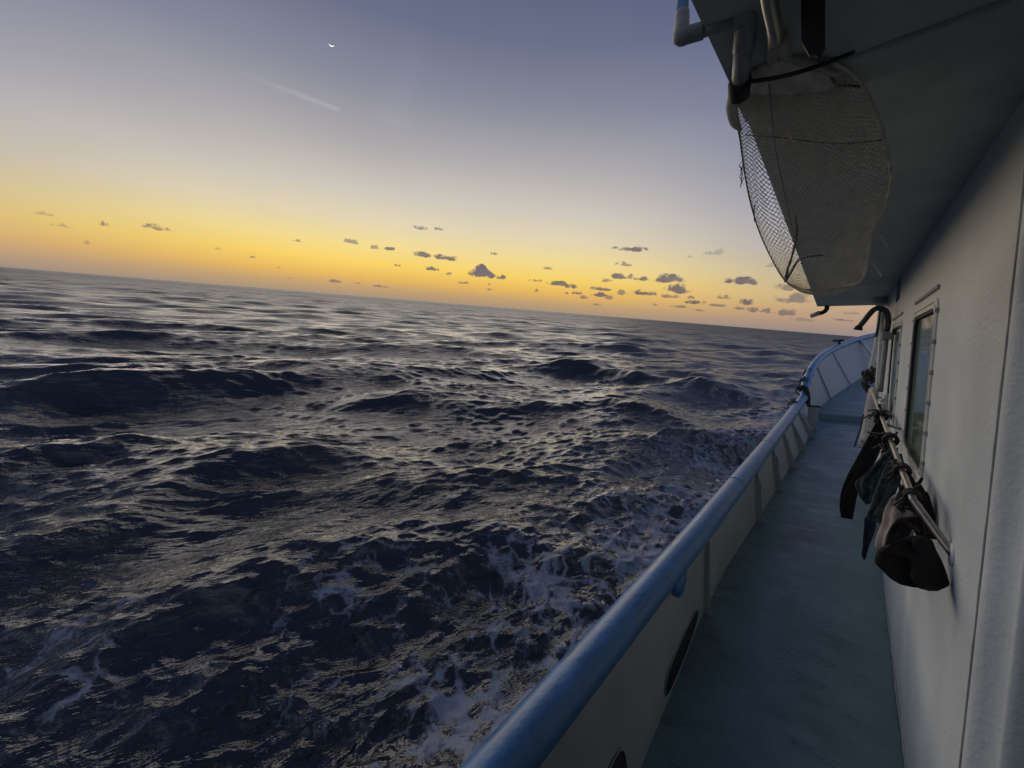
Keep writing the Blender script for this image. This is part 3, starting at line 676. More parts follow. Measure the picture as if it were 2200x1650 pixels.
# dip net hung under the overhang
def netz(px, py):       # tilted plane the hoop lies in
    r = ray(px, py); s = (.645 + .36 * 1.1) / (r[2] + .36 * r[1]); return Vector((r[0] * s, r[1] * s, r[2] * s + H))
NL = [(1592, 196), (1578, 240), (1589, 290), (1597, 350), (1610, 425), (1634, 505), (1668, 575), (1690, 606), (1722, 621), (1752, 626)]
NR = [(1772, 128), (1838, 165), (1882, 240), (1903, 310), (1915, 390), (1900, 450), (1872, 500), (1862, 560), (1850, 605), (1800, 618)]
net = empty('dip_net', netz(1740, 300), 'large tan mesh dip net with its frame and handle slung under the overhang', 'net')
cl = catmull([netz(*p) for p in NL], 8); cr_ = catmull([netz(*p) for p in NR], 8)
def netsheet(sag, nu, seed, thick):
    bm = bmesh.new(); m_ = len(cl); NV = 130
    def at(u, v):
        t = v * (m_ - 1); i = min(int(t), m_ - 2); f = t - i
        a = cl[i].lerp(cl[i + 1], f); b = cr_[i].lerp(cr_[i + 1], f)
        uu = u + .035 * math.sin(v * 9 + seed) * math.sin(math.pi * u) + .03 * mn.noise(Vector((u * 3, v * 5, seed)))
        p = a.lerp(b, uu)
        bulge = math.sin(math.pi * min(max(u, 0), 1)) ** .7 * math.sin(math.pi * min(1, v * 1.0)) ** .6
        p = p + Vector((GRAV[0], GRAV[1], GRAV[2])) * (sag * bulge * (.6 + .5 * v) + .03 * mn.noise(Vector((u * 7, v * 6, seed + 5))) * bulge)
        return p
    g = {}
    for j in range(NV + 1):
        for i in range(nu + 1):
            if (i + j) % 2 == 0: g[i, j] = at(i / nu, j / NV)
    # hexagonal / diamond mesh of knotted twine: each link a thin three-sided bar
    def bar(a, b):
        d = b - a
        if d.length < 1e-5: return
        d.normalize(); s = d.orthogonal().normalized(); t = d.cross(s)
        ra_, rb_ = [], []
        for k in range(3):
            o = (s * math.cos(2.094 * k) + t * math.sin(2.094 * k)) * thick
            ra_.append(bm.verts.new(a + o)); rb_.append(bm.verts.new(b + o))
        for k in range(3): bm.faces.new((ra_[k], ra_[(k + 1) % 3], rb_[(k + 1) % 3], rb_[k]))
    for (i, j), p in g.items():
        for di in (1, -1):
            q = g.get((i + di, j + 1))
            if q is not None: bar(p, q)
    return bm
part('net_mesh', netsheet(.005, 50, 1.3, .0008), MT['net'], net)
part('net_mesh', netsheet(.075, 50, 4.1, .0008), MT['net'], net)
bm = bmesh.new(); tube(bm, cl[::4] + [], .0022, n=6, smooth=2)
part('edge_rope', bm, MT['netdark'], net)
bm = bmesh.new(); tube(bm, cr_[::4], .0035, n=6, smooth=2, wob=.6); part('edge_rope', bm, MT['net'], net)
bm = bmesh.new(); tube(bm, [netz(1745, 152), netz(1772, 158), netz(1790, 172), netz(1806, 186), netz(1822, 182), netz(1848, 186)], .0028, n=6, smooth=5); part('cord', bm, MT['netdark'], net)
bm = bmesh.new(); tube(bm, [netz(1654, 150) + Vector((0, 0, -.03)), netz(1668, 260) + Vector((0, 0, -.06)), netz(1690, 370) + Vector((0, 0, -.07)), netz(1705, 460) + Vector((0, 0, -.05)), netz(1712, 500) + Vector((0, 0, -.04))], .0016, n=6, smooth=5, wob=.5); part('cord', bm, MT['pvc'], net)
bm = bmesh.new(); tube(bm, [netz(1709, 460), netz(1712, 500), netz(1703, 545), netz(1692, 580), netz(1688, 604)], [.003, .004, .004, .005, .007], n=6, smooth=5); part('cord', bm, MT['netdark'], net)
bm = bmesh.new(); tube(bm, [netz(1688, 604), netz(1700, 585), netz(1715, 560), netz(1735, 552), netz(1768, 548)], [.006, .005, .004, .003, .003], n=6, smooth=5); part('cord', bm, MT['netdark'], net)
bm = bmesh.new(); tube(bm, [netz(1600, 290), netz(1680, 296), netz(1760, 306), netz(1830, 308), netz(1900, 300)], .0014, n=6, smooth=5); part('cord', bm, MT['netdark'], net)
bm = bmesh.new(); tube(bm, [netz(1622, 440), netz(1620, 455), netz(1621, 476)], .0018, n=5, smooth=3); part('frayed_end', bm, MT['netdark'], net)
bm = bmesh.new()
for q in range(7):
    b0 = netz(1597 + random.uniform(-2, 2), 345 + q * 7)
    tube(bm, [b0, b0 + Vector((-.004 - .008 * random.random(), .006, -.006 - .01 * random.random())), b0 + Vector((random.uniform(-.014, 0), random.uniform(0, .02), -.02))], .0014, n=4)
part('frayed_end', bm, MT['netdark'], net)
bm = bmesh.new(); tube(bm, [netz(1880, 498), netz(1892, 505), netz(1900, 522), netz(1906, 530)], .003, n=5, smooth=3); part('frayed_end', bm, MT['rope'], net)
bm = bmesh.new(); tube(bm, [netz(1868, 560), netz(1880, 572), netz(1893, 594)], .003, n=5, smooth=3); part('frayed_end', bm, MT['rope'], net)
# lip of canvas at the near corner
bm = bmesh.new(); tube(bm, [netz(1573, 190), netz(1572, 230), netz(1578, 262), netz(1592, 280)], [.006, .014, .012, .004], n=8, smooth=4); part('folded_corner', bm, MT['net'], net)
# frame and handle
hz = lambda px, py, dz=-.02: netz(px, py) + Vector((0, 0, dz))
bm = bmesh.new(); tube(bm, [P(1640, -160, fore=.68), P(1650, -20, fore=.80), P(1664, 60, fore=.89), P(1668, 92, fore=.95)], [.013, .012, .012, .013], n=14, smooth=4, wob=.05); part('handle', bm, MT['steel'], net)
bm = bmesh.new(); tube(bm, [P(1668, 84, fore=.94), hz(1660, 104), hz(1640, 122), hz(1624, 138), hz(1612, 160)], [.014, .012, .009, .008, .006], n=12, smooth=5); part('yoke_arm', bm, MT['galv'], net)
bm = bmesh.new(); tube(bm, [P(1676, 80, fore=.94), hz(1690, 98), hz(1725, 112), hz(1765, 125), hz(1800, 140)], [.014, .011, .009, .008, .005], n=12, smooth=5); part('yoke_arm', bm, MT['galv'], net)
bm = bmesh.new()
rows = []
TL = [(1660, 104), (1650, 112), (1632, 130), (1618, 160), (1612, 185)]; TR = [(1684, 102), (1702, 108), (1740, 118), (1775, 135), (1795, 168)]
for (a, b) in zip(TL, TR):
    pa_, pb_ = hz(*a, -.014), hz(*b, -.014)
    rows.append([bm.verts.new(pa_.lerp(pb_, t) + Vector((0, 0, .012 * mn.noise(Vector((t * 4, a[1] * .05, 0))) - .01 * math.sin(math.pi * t)))) for t in np.linspace(0, 1, 9)])
for i in range(len(rows) - 1):
    for j in range(8): bm.faces.new((rows[i][j], rows[i][j + 1], rows[i + 1][j + 1], rows[i + 1][j]))
bmesh.ops.subdivide_edges(bm, edges=bm.edges[:], cuts=2, use_grid_fill=True, smooth=.4)
solid(bm, .004); part('canvas_gusset', bm, MT['net'], net)

# short spout at the forward corner of the overhang
bm = bmesh.new(); tube(bm, [P(1777, 652, fore=8.25), P(1776, 664, fore=8.25), P(1768, 671, fore=8.25), P(1757, 674, fore=8.25)], .033, n=10, smooth=5)
sp = part('spout', bm, MT['black'], None); tagp(sp, 'short bent spout sticking out from the forward corner of the overhang', 'spout')
bm = bmesh.new(); tube(bm, [P(1762, 672, fore=8.25), P(1741, 679, fore=8.25)], .036, n=12); q_ = part('spout_tip', bm, MT['galv'], sp)

# gooseneck vent pipe standing against the wall
vx = lambda px, py, r=WALL - .05: P(px, py, right=r)
b0 = vx(1906, 712); fv = b0.y
gp = empty('vent_pipe', (b0.x, fv, 1.2), 'dark gooseneck vent pipe arching out from the deckhouse wall', 'pipe')
zt = b0.z
ptop = [P(1891, 842, fore=fv), P(1900, 760, fore=fv), P(1905, 712, fore=fv), P(1908, 690, fore=fv), P(1905, 671, fore=fv), P(1893, 663, fore=fv), P(1880, 664, fore=fv), P(1868, 675, fore=fv), P(1856, 690, fore=fv), P(1845, 703, fore=fv)]
bm = bmesh.new(); tube(bm, ptop[:3], .024, n=12, smooth=4); part('riser', bm, MT['galv'], gp)
bm = bmesh.new(); tube(bm, ptop[2:], .027, n=12, smooth=5); part('arch', bm, MT['darkhose'], gp)
bm = bmesh.new(); tube(bm, [P(1846, 700, fore=fv), P(1843, 709, fore=fv)], [.03, .045], n=10); part('spray_head', bm, MT['black'], gp)
bm = bmesh.new(); box(bm, (b0.x - .045, fv - .05, zt - .09), (WALL + .0, fv + .05, zt - .01), .01); part('clamp', bm, MT['galv'], gp, smooth=False)
# white conduits beside it
for (px, py, px2, py2, r, nm_) in ((1920, 720, 1905, 850, .012, 'thin pale conduit on the wall between the vent pipe and the far window'), (1896, 672, 1886, 850, .022, 'pale vertical conduit on the far wall end behind the vent pipe')):
    a = P(px, py, right=WALL - .03); f = a.y
    bm = bmesh.new(); tube(bm, [(WALL - r - .004, f, a.z), (WALL - r - .004, f, .25)], r, n=10); o = part('conduit', bm, MT['white'], None); tagp(o, nm_, 'conduit')
# leaning pole forward of the corner
fp = 9.0
bm = bmesh.new(); tube(bm, [P(1894, 650, fore=fp), P(1884, 735, fore=fp), P(1869, 800, fore=fp), P(1866, 812, fore=fp)], .037, n=10, smooth=4)
o = part('leaning_pole', bm, MT['white'], None); tagp(o, 'white pole leaning at the forward corner of the deckhouse', 'pole')
bm = bmesh.new(); tube(bm, [P(1893, 656, fore=fp - .1), P(1889, 690, fore=fp - .1), P(1884, 716, fore=fp - .1), P(1880, 724, fore=fp - .1)], .018, n=8, smooth=4)
o = part('wire_stay', bm, MT['black'], None); tagp(o, 'thin dark line running down beside the white leaning pole', 'line')
# block and tangle on the pole, rope hanks below
bm = bmesh.new()
for q in range(9):
    c = P(random.uniform(1866, 1886), random.uniform(798, 832), fore=8.95)
    tube(bm, [c + Vector((random.uniform(-.12, .12), random.uniform(-.1, .1), random.uniform(-.12, .12))) for _ in range(5)], .02, n=6, smooth=4)
tube(bm, [P(1870, 800, fore=8.9), P(1862, 822, fore=8.9), P(1861, 838, fore=8.9), P(1870, 842, fore=8.9), P(1878, 830, fore=8.9)], .025, n=6, smooth=4)
o = part('rope_tangle', bm, MT['netdark'], None); tagp(o, 'dark tangle of cord and blocks at the foot of the white leaning pole', 'tangle')
rc = empty('rope_hank', P(1878, 836, fore=8.2), 'long pale hank of hanging rope behind the dark trousers', 'rope')
for q in range(11):
    t = q / 10
    a = P(1872 + 12 * t, 834 + 2 * math.sin(q), fore=8.2 - .25 * (q % 3)); 
    b = P(1862 + 18 * t, 880, fore=8.1 - .25 * (q % 3)); c = P(1855 + 18 * t, 925, fore=8.0 - .25 * (q % 3)); d_ = P(1849 + 14 * t, 955 + 8 * math.sin(q * 2.1), fore=7.9 - .25 * (q % 3))
    bm = bmesh.new(); tube(bm, [a, b, c, d_], .026 + .008 * (q % 2), n=7, smooth=4, wob=.2, seed=q); part('rope_strand', bm, MT['rope'] if q % 3 else MT['galv'], rc)
bm = bmesh.new(); tube(bm, [P(1855, 890, fore=7.6), P(1850, 915, fore=7.6), P(1842, 940, fore=7.6), P(1836, 960, fore=7.6)], .009, n=6, smooth=4)
o = part('loose_line', bm, MT['bluecloth'], None); tagp(o, 'thin dark loose line hanging over the deck left of the rope hank', 'line')

# ------------------------------------------------------------------ handrail on the wall and what is tied to it
def hr(px, py): return P(px, py, right=.225)
h1 = hr(1992, 1152); hs = P(2046, 1192, right=WALL)
hand = empty('handrail', (WALL, 3.3, 1.42), 'worn steel handrail on the deckhouse wall with clothes tied over it', 'handrail')
zr_ = h1.z
def hp(f): return Vector((.225, f, zr_ + (f - h1.y) * .012))
bm = bmesh.new(); tube(bm, [hp(7.2), hp(5), hp(3.5), hp(2.4), hp(2.26)], .0135, n=14)
part('rail_tube', bm, MT['steel'], hand)
bm = bmesh.new(); he = Vector((WALL + .002, hs.y, hs.z)); hb = hp(2.27)
tube(bm, [hb, lerp(hb, he, .12), lerp(hb, he, .5), he], .0135, n=14, smooth=5); part('rail_end', bm, MT['steel'], hand)
bm = bmesh.new(); tube(bm, [(WALL - .006, hs.y, hs.z), (WALL + .002, hs.y, hs.z)], .04, n=20); part('wall_flange', bm, MT['wall'], hand)
for f in (4.3, 6.5):
    bm = bmesh.new(); tube(bm, [hp(f), hp(f) + Vector((WALL - .225, 0, -.03))], .011, n=8); part('bracket', bm, MT['steel'], hand)
G = Vector(GRAV)

def drape(L_, R_, depth, th, folds, name, m, label, cat, group=None, amp=.012, nu=26, sub=9, seed=0):
    """closed soft panel between two edge lines given (px, py, fore); thickness th, with hanging folds"""
    l = catmull([P(px, py, fore=f) for px, py, f in L_], sub); r = catmull([P(px, py, fore=f) for px, py, f in R_], sub)
    bm = bmesh.new(); nv = len(l); front = []; back = []
    for j in range(nv):
        v = j / (nv - 1); rf = []; rb = []
        for i in range(nu + 1):
            u = i / nu
            p = l[j].lerp(r[j], u)
            nrm_ = Vector((-.55, -.83, .1)).normalized()
            e = (math.sin(math.pi * u) ** .55) * (min(1, math.sin(math.pi * min(max(v, .0), 1)) * 3) ** .5 if v < .97 else .35)
            fo = amp * (math.sin(u * folds * 6.28 + 1.6 * math.sin(v * 3 + seed) + seed) * (.4 + .9 * v)) + amp * 1.3 * mn.noise(Vector((u * 4, v * 5, seed * 3.1)))
            rf.append(bm.verts.new(p + nrm_ * (th * e + fo * e)))
            rb.append(bm.verts.new(p - nrm_ * (th * e * .8 + .3 * fo * e)) if 0 < i < nu else rf[-1])
        front.append(rf); back.append(rb)
    for j in range(nv - 1):
        for i in range(nu):
            for g, fl in ((front, 0), (back, 1)):
                q = [g[j][i], g[j][i + 1], g[j + 1][i + 1], g[j + 1][i]]
                if fl: q = q[::-1]
                try: bm.faces.new(q)
                except ValueError: pass
    for g in ((front[0], back[0]), (front[-1], back[-1])):
        for i in range(nu):
            q = []
            for v_ in (g[0][i], g[0][i + 1], g[1][i + 1], g[1][i]):
                if v_ not in q: q.append(v_)
            if len(q) > 2:
                try: bm.faces.new(q)
                except ValueError: pass
    bmesh.ops.recalc_face_normals(bm, faces=bm.faces)
    o = part(name, bm, m, None); tagp(o, label, cat, group); return o
drape([(1884, 905, 4.75), (1862, 945, 4.75), (1838, 990, 4.75), (1822, 1020, 4.72), (1810, 1050, 4.7), (1806, 1080, 4.7), (1806, 1111, 4.7)],
      [(1900, 905, 4.75), (1899, 945, 4.75), (1884, 985, 4.75), (1866, 1018, 4.72), (1846, 1050, 4.7), (1838, 1082, 4.7), (1832, 1116, 4.7)],
      0, .045, 1.5, 'trouser_leg', MT['browncloth'], 'long black-brown trouser leg or sleeve hanging lowest and farthest left from the handrail', 'clothing', amp=.012, seed=.5)
drape([(1912, 962, 3.5), (1885, 990, 3.5), (1858, 1020, 3.5), (1838, 1038, 3.5), (1846, 1060, 3.5), (1861, 1084, 3.5)],
      [(1930, 962, 3.5), (1925, 990, 3.5), (1905, 1020, 3.48), (1892, 1045, 3.46), (1884, 1066, 3.45), (1872, 1082, 3.45)],
      0, .03, 2.5, 'sleeve', MT['greencloth'], 'mottled green-grey garment corner jutting left beside the dark trouser leg', 'clothing', amp=.016, seed=2)
drape([(1915, 975, 3.35), (1900, 1010, 3.35), (1882, 1050, 3.35), (1870, 1085, 3.35), (1864, 1113, 3.35)],
      [(1938, 975, 3.35), (1941, 1010, 3.35), (1928, 1050, 3.33), (1912, 1090, 3.3), (1893, 1125, 3.3)],
      0, .045, 2.2, 'jacket', MT['greencloth'], 'green-grey jacket hanging straight down from the middle of the handrail', 'clothing', amp=.016, seed=4)
drape([(1858, 1110, 3.7), (1856, 1140, 3.7), (1854, 1170, 3.7), (1853, 1195, 3.7)], [(1884, 1110, 3.7), (1880, 1140, 3.7), (1868, 1172, 3.7), (1858, 1205, 3.7)],
      0, .015, 1, 'cloth_tail', MT['bluecloth'], 'navy cloth tail hanging below the green-grey jacket', 'cloth', amp=.008, seed=1)
drape([(1905, 935, 4.2), (1898, 950, 4.2), (1893, 975, 4.2), (1891, 990, 4.2)], [(1914, 925, 4.2), (1918, 945, 4.2), (1916, 965, 4.2), (1905, 978, 4.2)],
      0, .02, 1, 'rag', MT['beigecloth'], 'small pinkish rag between the trouser leg and the green-grey jacket', 'cloth', amp=.006, seed=3)
drape([(1925, 1060, 2.75), (1912, 1085, 2.75), (1900, 1115, 2.72), (1888, 1150, 2.7), (1884, 1190, 2.65)],
      [(1958, 1055, 2.7), (1965, 1085, 2.65), (1965, 1115, 2.6), (1962, 1150, 2.55), (1945, 1185, 2.5)],
      0, .055, 1.8, 'bundle', MT['beigecloth'], 'pale beige cloth bundle hanging behind the black hood', 'cloth', amp=.02, seed=6)
drape([(1930, 1112, 2.36), (1914, 1132, 2.36), (1904, 1158, 2.34), (1900, 1182, 2.32)], [(1975, 1108, 2.36), (1962, 1134, 2.36), (1952, 1160, 2.34), (1950, 1185, 2.32)],
      0, .02, 1, 'pocket_flap', MT['blackcloth'], 'black cloth patch lying on the pale beige bundle', 'cloth', amp=.006, seed=7)
drape([(1938, 1040, 2.65), (1930, 1060, 2.65), (1922, 1075, 2.62)], [(1975, 1035, 2.6), (1998, 1075, 2.55), (2014, 1130, 2.5)],
      0, .04, 1.3, 'dark_wrap', MT['blackcloth'], 'black cloth wrapped over the handrail above the pale bundle', 'cloth', amp=.015, seed=8)
drape([(1975, 1060, 2.55), (1972, 1090, 2.5), (1966, 1125, 2.45), (1968, 1150, 2.4)], [(1992, 1055, 2.55), (2003, 1090, 2.5), (2012, 1130, 2.45), (2016, 1160, 2.4)],
      0, .03, 1.3, 'black_garment', MT['blackcloth'], 'black garment between the handrail and the wall', 'clothing', amp=.012, seed=9)
drape([(1958, 1150, 2.16), (1925, 1165, 2.14), (1895, 1176, 2.12), (1883, 1190, 2.1), (1893, 1208, 2.08), (1912, 1228, 2.06), (1945, 1248, 2.05), (1985, 1262, 2.05)],
      [(1985, 1150, 2.16), (1998, 1165, 2.14), (2008, 1182, 2.12), (2018, 1200, 2.1), (2028, 1222, 2.08), (2035, 1242, 2.06), (2036, 1258, 2.05), (2015, 1270, 2.05)],
      0, .08, 1.7, 'hood', MT['blackcloth'], 'large black hood-like cloth bag hanging nearest, at the end of the handrail', 'bag', amp=.034, seed=11)
drape([(2006, 1196, 2.2), (2012, 1220, 2.2), (2020, 1250, 2.2), (2028, 1290, 2.2)], [(2050, 1196, 2.25), (2051, 1225, 2.25), (2050, 1260, 2.25), (2042, 1300, 2.25)],
      0, .006, 1, 'dark_cloth', MT['blackcloth'], 'dark strip of cloth hanging flat on the wall behind the black hood', 'cloth', amp=.003, seed=12) if False else None
# cord lashings with spiky tied ends
def lashing(f, label, n_=9, sc=1.0, seed=0):
    rs = random.Random(seed); bm = bmesh.new(); c = hp(f)
    tube(bm, [c + Vector((.026 * sc * math.cos(a), (a / 19 - .5) * .09 * sc, .026 * sc * math.sin(a))) for a in np.linspace(0, 19, 44)], .0075 * sc, n=6)
    for q in range(n_):
        d_ = Vector((rs.uniform(-1, .3), rs.uniform(-.9, .9), rs.uniform(-1, .7))).normalized()
        m_ = c + d_ * .035 * sc
        e_ = c + d_ * (.03 + .06 * rs.random()) * sc + Vector((rs.uniform(-.03, .02), rs.uniform(-.04, .04), -.03 * rs.random()))
        tube(bm, [c + d_ * .015, m_ + Vector((rs.uniform(-.02, .02), rs.uniform(-.03, .03), .015)), e_], [.006 * sc, .0055 * sc, .004 * sc], n=6, smooth=4)
    for q in range(3):
        a = c + Vector((rs.uniform(-.03, .03), rs.uniform(-.05, .05), -.02)); 
        tube(bm, [a, a + Vector((rs.uniform(-.05, .02), rs.uniform(-.05, .05), -.05)), a + Vector((rs.uniform(-.03, .03), rs.uniform(-.05, .05), -.02))], .007 * sc, n=6, smooth=5)
    o = part('cord_lashing', bm, MT['black'], None); tagp(o, label, 'lashing', 'black cord lashings on the handrail')
lashing(4.75, 'black cord lashing tying the long trouser leg to the handrail', 12, 1.5, 1)
lashing(3.62, 'spiky black cord lashing above the green-grey jacket', 12, 1.35, 2)
lashing(2.78, 'spiky black cord lashing between the jacket and the pale bundle', 9, 1.1, 3)
lashing(2.33, 'nearest black cord lashing, above the large black hood', 6, .9, 4)
# stout black toggle ends
for (a, b, f) in (((1975, 1142), (1934, 1112), 2.33), ((1972, 1040), (1981, 1027), 2.78), ((1955, 1050), (1930, 1010), 2.8)):
    bm = bmesh.new(); tube(bm, [P(*a, fore=f), P((a[0] + b[0]) / 2, (a[1] + b[1]) / 2 + 2, fore=f - .02), P(*b, fore=f - .03)], [.006, .0075, .006], n=8, smooth=3)
    o = part('cord_end', bm, MT['black'], None); tagp(o, {1934: 'stout black cord end pointing left above the large black hood', 1981: 'short black cord end pointing up to the right toward the wall', 1930: 'black cord end lying along the handrail over the green-grey jacket'}[b[0]], 'cord end')
# pale valve / lamp body on the wall above the lashings
lp = empty('valve_body', P(1899, 880, fore=5.4), 'pale rusty bell-shaped fitting on the wall above the first lashing', 'fitting')
bm = bmesh.new(); tube(bm, [P(1905, 846, fore=5.4), P(1903, 858, fore=5.4), P(1902, 866, fore=5.4), P(1901, 880, fore=5.4), P(1898, 892, fore=5.4)], [.02, .03, .05, .052, .03], n=14, smooth=4, wob=.1); part('body', bm, MT['white'], lp)
bm = bmesh.new(); tube(bm, [P(1893, 858, fore=5.38), P(1896, 862, fore=5.38)], .02, n=8); part('bolt_head', bm, MT['white'], lp)
bm = bmesh.new(); tube(bm, [P(1889, 868, fore=5.3), P(1891, 885, fore=5.3), P(1897, 893, fore=5.3), P(1906, 888, fore=5.3)], .012, n=8, smooth=4); part('hook', bm, MT['black'], lp)

# ------------------------------------------------------------------ moon, contrail, clouds
def mist(name, col, dens, lo, peak=0.0):
    """soft cloud stuff filling an ellipsoid: as thick as the line of sight through it, torn by noise, flat underneath"""
    m = bpy.data.materials.new(name); m.use_nodes = True; t = m.node_tree; nn = t.nodes; ll = t.links; nn.remove(nn['Principled BSDF'])
    def mth(op, a, b_=None, c=None):
        x = nn.new('ShaderNodeMath'); x.operation = op
        for k, v in enumerate((a, b_, c)):
            if v is None: continue
            if isinstance(v, (int, float)): x.inputs[k].default_value = v
            else: ll.new(v, x.inputs[k])
        return x.outputs[0]
    def vec(op, a, b_=None, sc=None):
        x = nn.new('ShaderNodeVectorMath'); x.operation = op
        for k, v in enumerate((a, b_)):
            if v is None: continue
            if isinstance(v, tuple): x.inputs[k].default_value = v
            else: ll.new(v, x.inputs[k])
        if sc is not None: ll.new(sc, x.inputs['Scale'])
        return x
    df = nn.new('ShaderNodeBsdfDiffuse'); df.inputs[0].default_value = (*col, 1); tl = nn.new('ShaderNodeBsdfTranslucent'); tl.inputs[0].default_value = (*col, 1)
    m0 = nn.new('ShaderNodeMixShader'); m0.inputs[0].default_value = .5; ll.new(df.outputs[0], m0.inputs[1]); ll.new(tl.outputs[0], m0.inputs[2])
    tr = nn.new('ShaderNodeBsdfTransparent'); gm = nn.new('ShaderNodeTexCoord'); oi = nn.new('ShaderNodeObjectInfo'); ge = nn.new('ShaderNodeNewGeometry')
    vt = nn.new('ShaderNodeVectorTransform'); vt.vector_type = 'VECTOR'; vt.convert_from = 'WORLD'; vt.convert_to = 'OBJECT'; ll.new(ge.outputs['Incoming'], vt.inputs[0])
    d = vec('NORMALIZE', vt.outputs[0]).outputs[0]; p = gm.outputs['Object']
    q = vec('SUBTRACT', p, vec('SCALE', d, sc=vec('DOT_PRODUCT', p, d).outputs['Value']).outputs[0]).outputs[0]
    sp = nn.new('ShaderNodeSeparateXYZ'); ll.new(q, sp.inputs[0])
    z = sp.outputs[2]; low = mth('MULTIPLY', mth('MINIMUM', z, 0.0), 1.4); zz = mth('ADD', z, low)
    h = mth('SQRT', mth('ADD', mth('MULTIPLY', sp.outputs[0], sp.outputs[0]), mth('MULTIPLY', sp.outputs[1], sp.outputs[1])))
    h = mth('MULTIPLY', h, mth('MULTIPLY_ADD', mth('MAXIMUM', z, 0.0), peak, 1.0))
    b = mth('SQRT', mth('ADD', mth('MULTIPLY', h, h), mth('MULTIPLY', zz, zz)))
    va = vec('MULTIPLY_ADD', q, (2.3, 2.3, .8)); ll.new(mth('MULTIPLY', oi.outputs['Random'], 57.0), va.inputs[2])
    nz = nn.new('ShaderNodeTexNoise'); nz.inputs['Scale'].default_value = 1.0; nz.inputs['Detail'].default_value = 5; nz.inputs['Roughness'].default_value = .58; ll.new(va.outputs[0], nz.inputs['Vector'])
    f = mth('SUBTRACT', mth('MULTIPLY_ADD', nz.outputs[0], 2.2, -.45), b)
    f = mth('SUBTRACT', f, mth('MULTIPLY', mth('MAXIMUM', mth('SUBTRACT', b, .75), 0.0), 3.0))
    mr = nn.new('ShaderNodeMapRange'); mr.interpolation_type = 'SMOOTHSTEP'; mr.inputs[1].default_value = lo; mr.inputs[2].default_value = lo + .42; mr.inputs[3].default_value = 0; mr.inputs[4].default_value = dens; ll.new(f, mr.inputs[0])
    al = mth('MULTIPLY', mr.outputs[0], mth('SUBTRACT', 1.0, ge.outputs['Backfacing']))
    mx = nn.new('ShaderNodeMixShader'); ll.new(al, mx.inputs[0]); ll.new(tr.outputs[0], mx.inputs[1]); ll.new(m0.outputs[0], mx.inputs[2]); ll.new(mx.outputs[0], nn['Material Output'].inputs[0])
    return m
CM = [mist('cloud_dense', (.60, .54, .64), .88, -.08), mist('cloud_thin', (.62, .56, .63), .66, -.06), mist('cloud_faint', (.66, .62, .66), .36, -.06)]
CMP = mist('cloud_peaked', (.60, .54, .64), .95, -.25, 2.2)
def cloud_mesh(seed, peak=0.0):
    bm = bmesh.new(); bmesh.ops.create_icosphere(bm, subdivisions=4, radius=1)
    me = bpy.data.meshes.new('cloud'); bm.to_mesh(me); bm.free()
    for f in me.polygons: f.use_smooth = True
    return me
CMESH = {}
DIST = 9000.0
def cloud(px, py, w, h, den, label, seed, peak=0.0):
    key = (den, peak)
    if key not in CMESH:
        CMESH[key] = cloud_mesh(0, peak); CMESH[key].materials.append(CMP if peak else CM[den])
    d = wray(px, py); t = DIST / math.hypot(d.x, d.y); c = d * t
    o = bpy.data.objects.new('cloud', CMESH[key]); COL.objects.link(o)
    r2 = ((px - 1100) ** 2 + (py - 825) ** 2) / F ** 2
    # metres per picture pixel at that distance
    mpp = c.length / (F * math.sqrt(1 + r2))
    az_ = math.atan2(d.x, d.y)
    ws = mpp * w / 2 * (0.78 if abs(px - 1100) < 400 else 0.72) * 1.7; hs_ = mpp * h / 2 * 1.9 * (1.15 if peak else 1)
    o.location = c + Vector((0, 0, CAMZ)); o.scale = (ws, ws * .8, hs_); o.rotation_euler = (0, 0, -az_ + (math.pi if seed % 2 and not peak else 0))
    tagp(o, label, 'cloud', 'small clouds above the horizon'); return o
A1 = 'tiny dark cloud wisp left of the peaked cloud'
A2 = 'tiny dark cloud scrap right of the peaked cloud'
A3 = 'small grey cloud scrap in the broken band below the net'
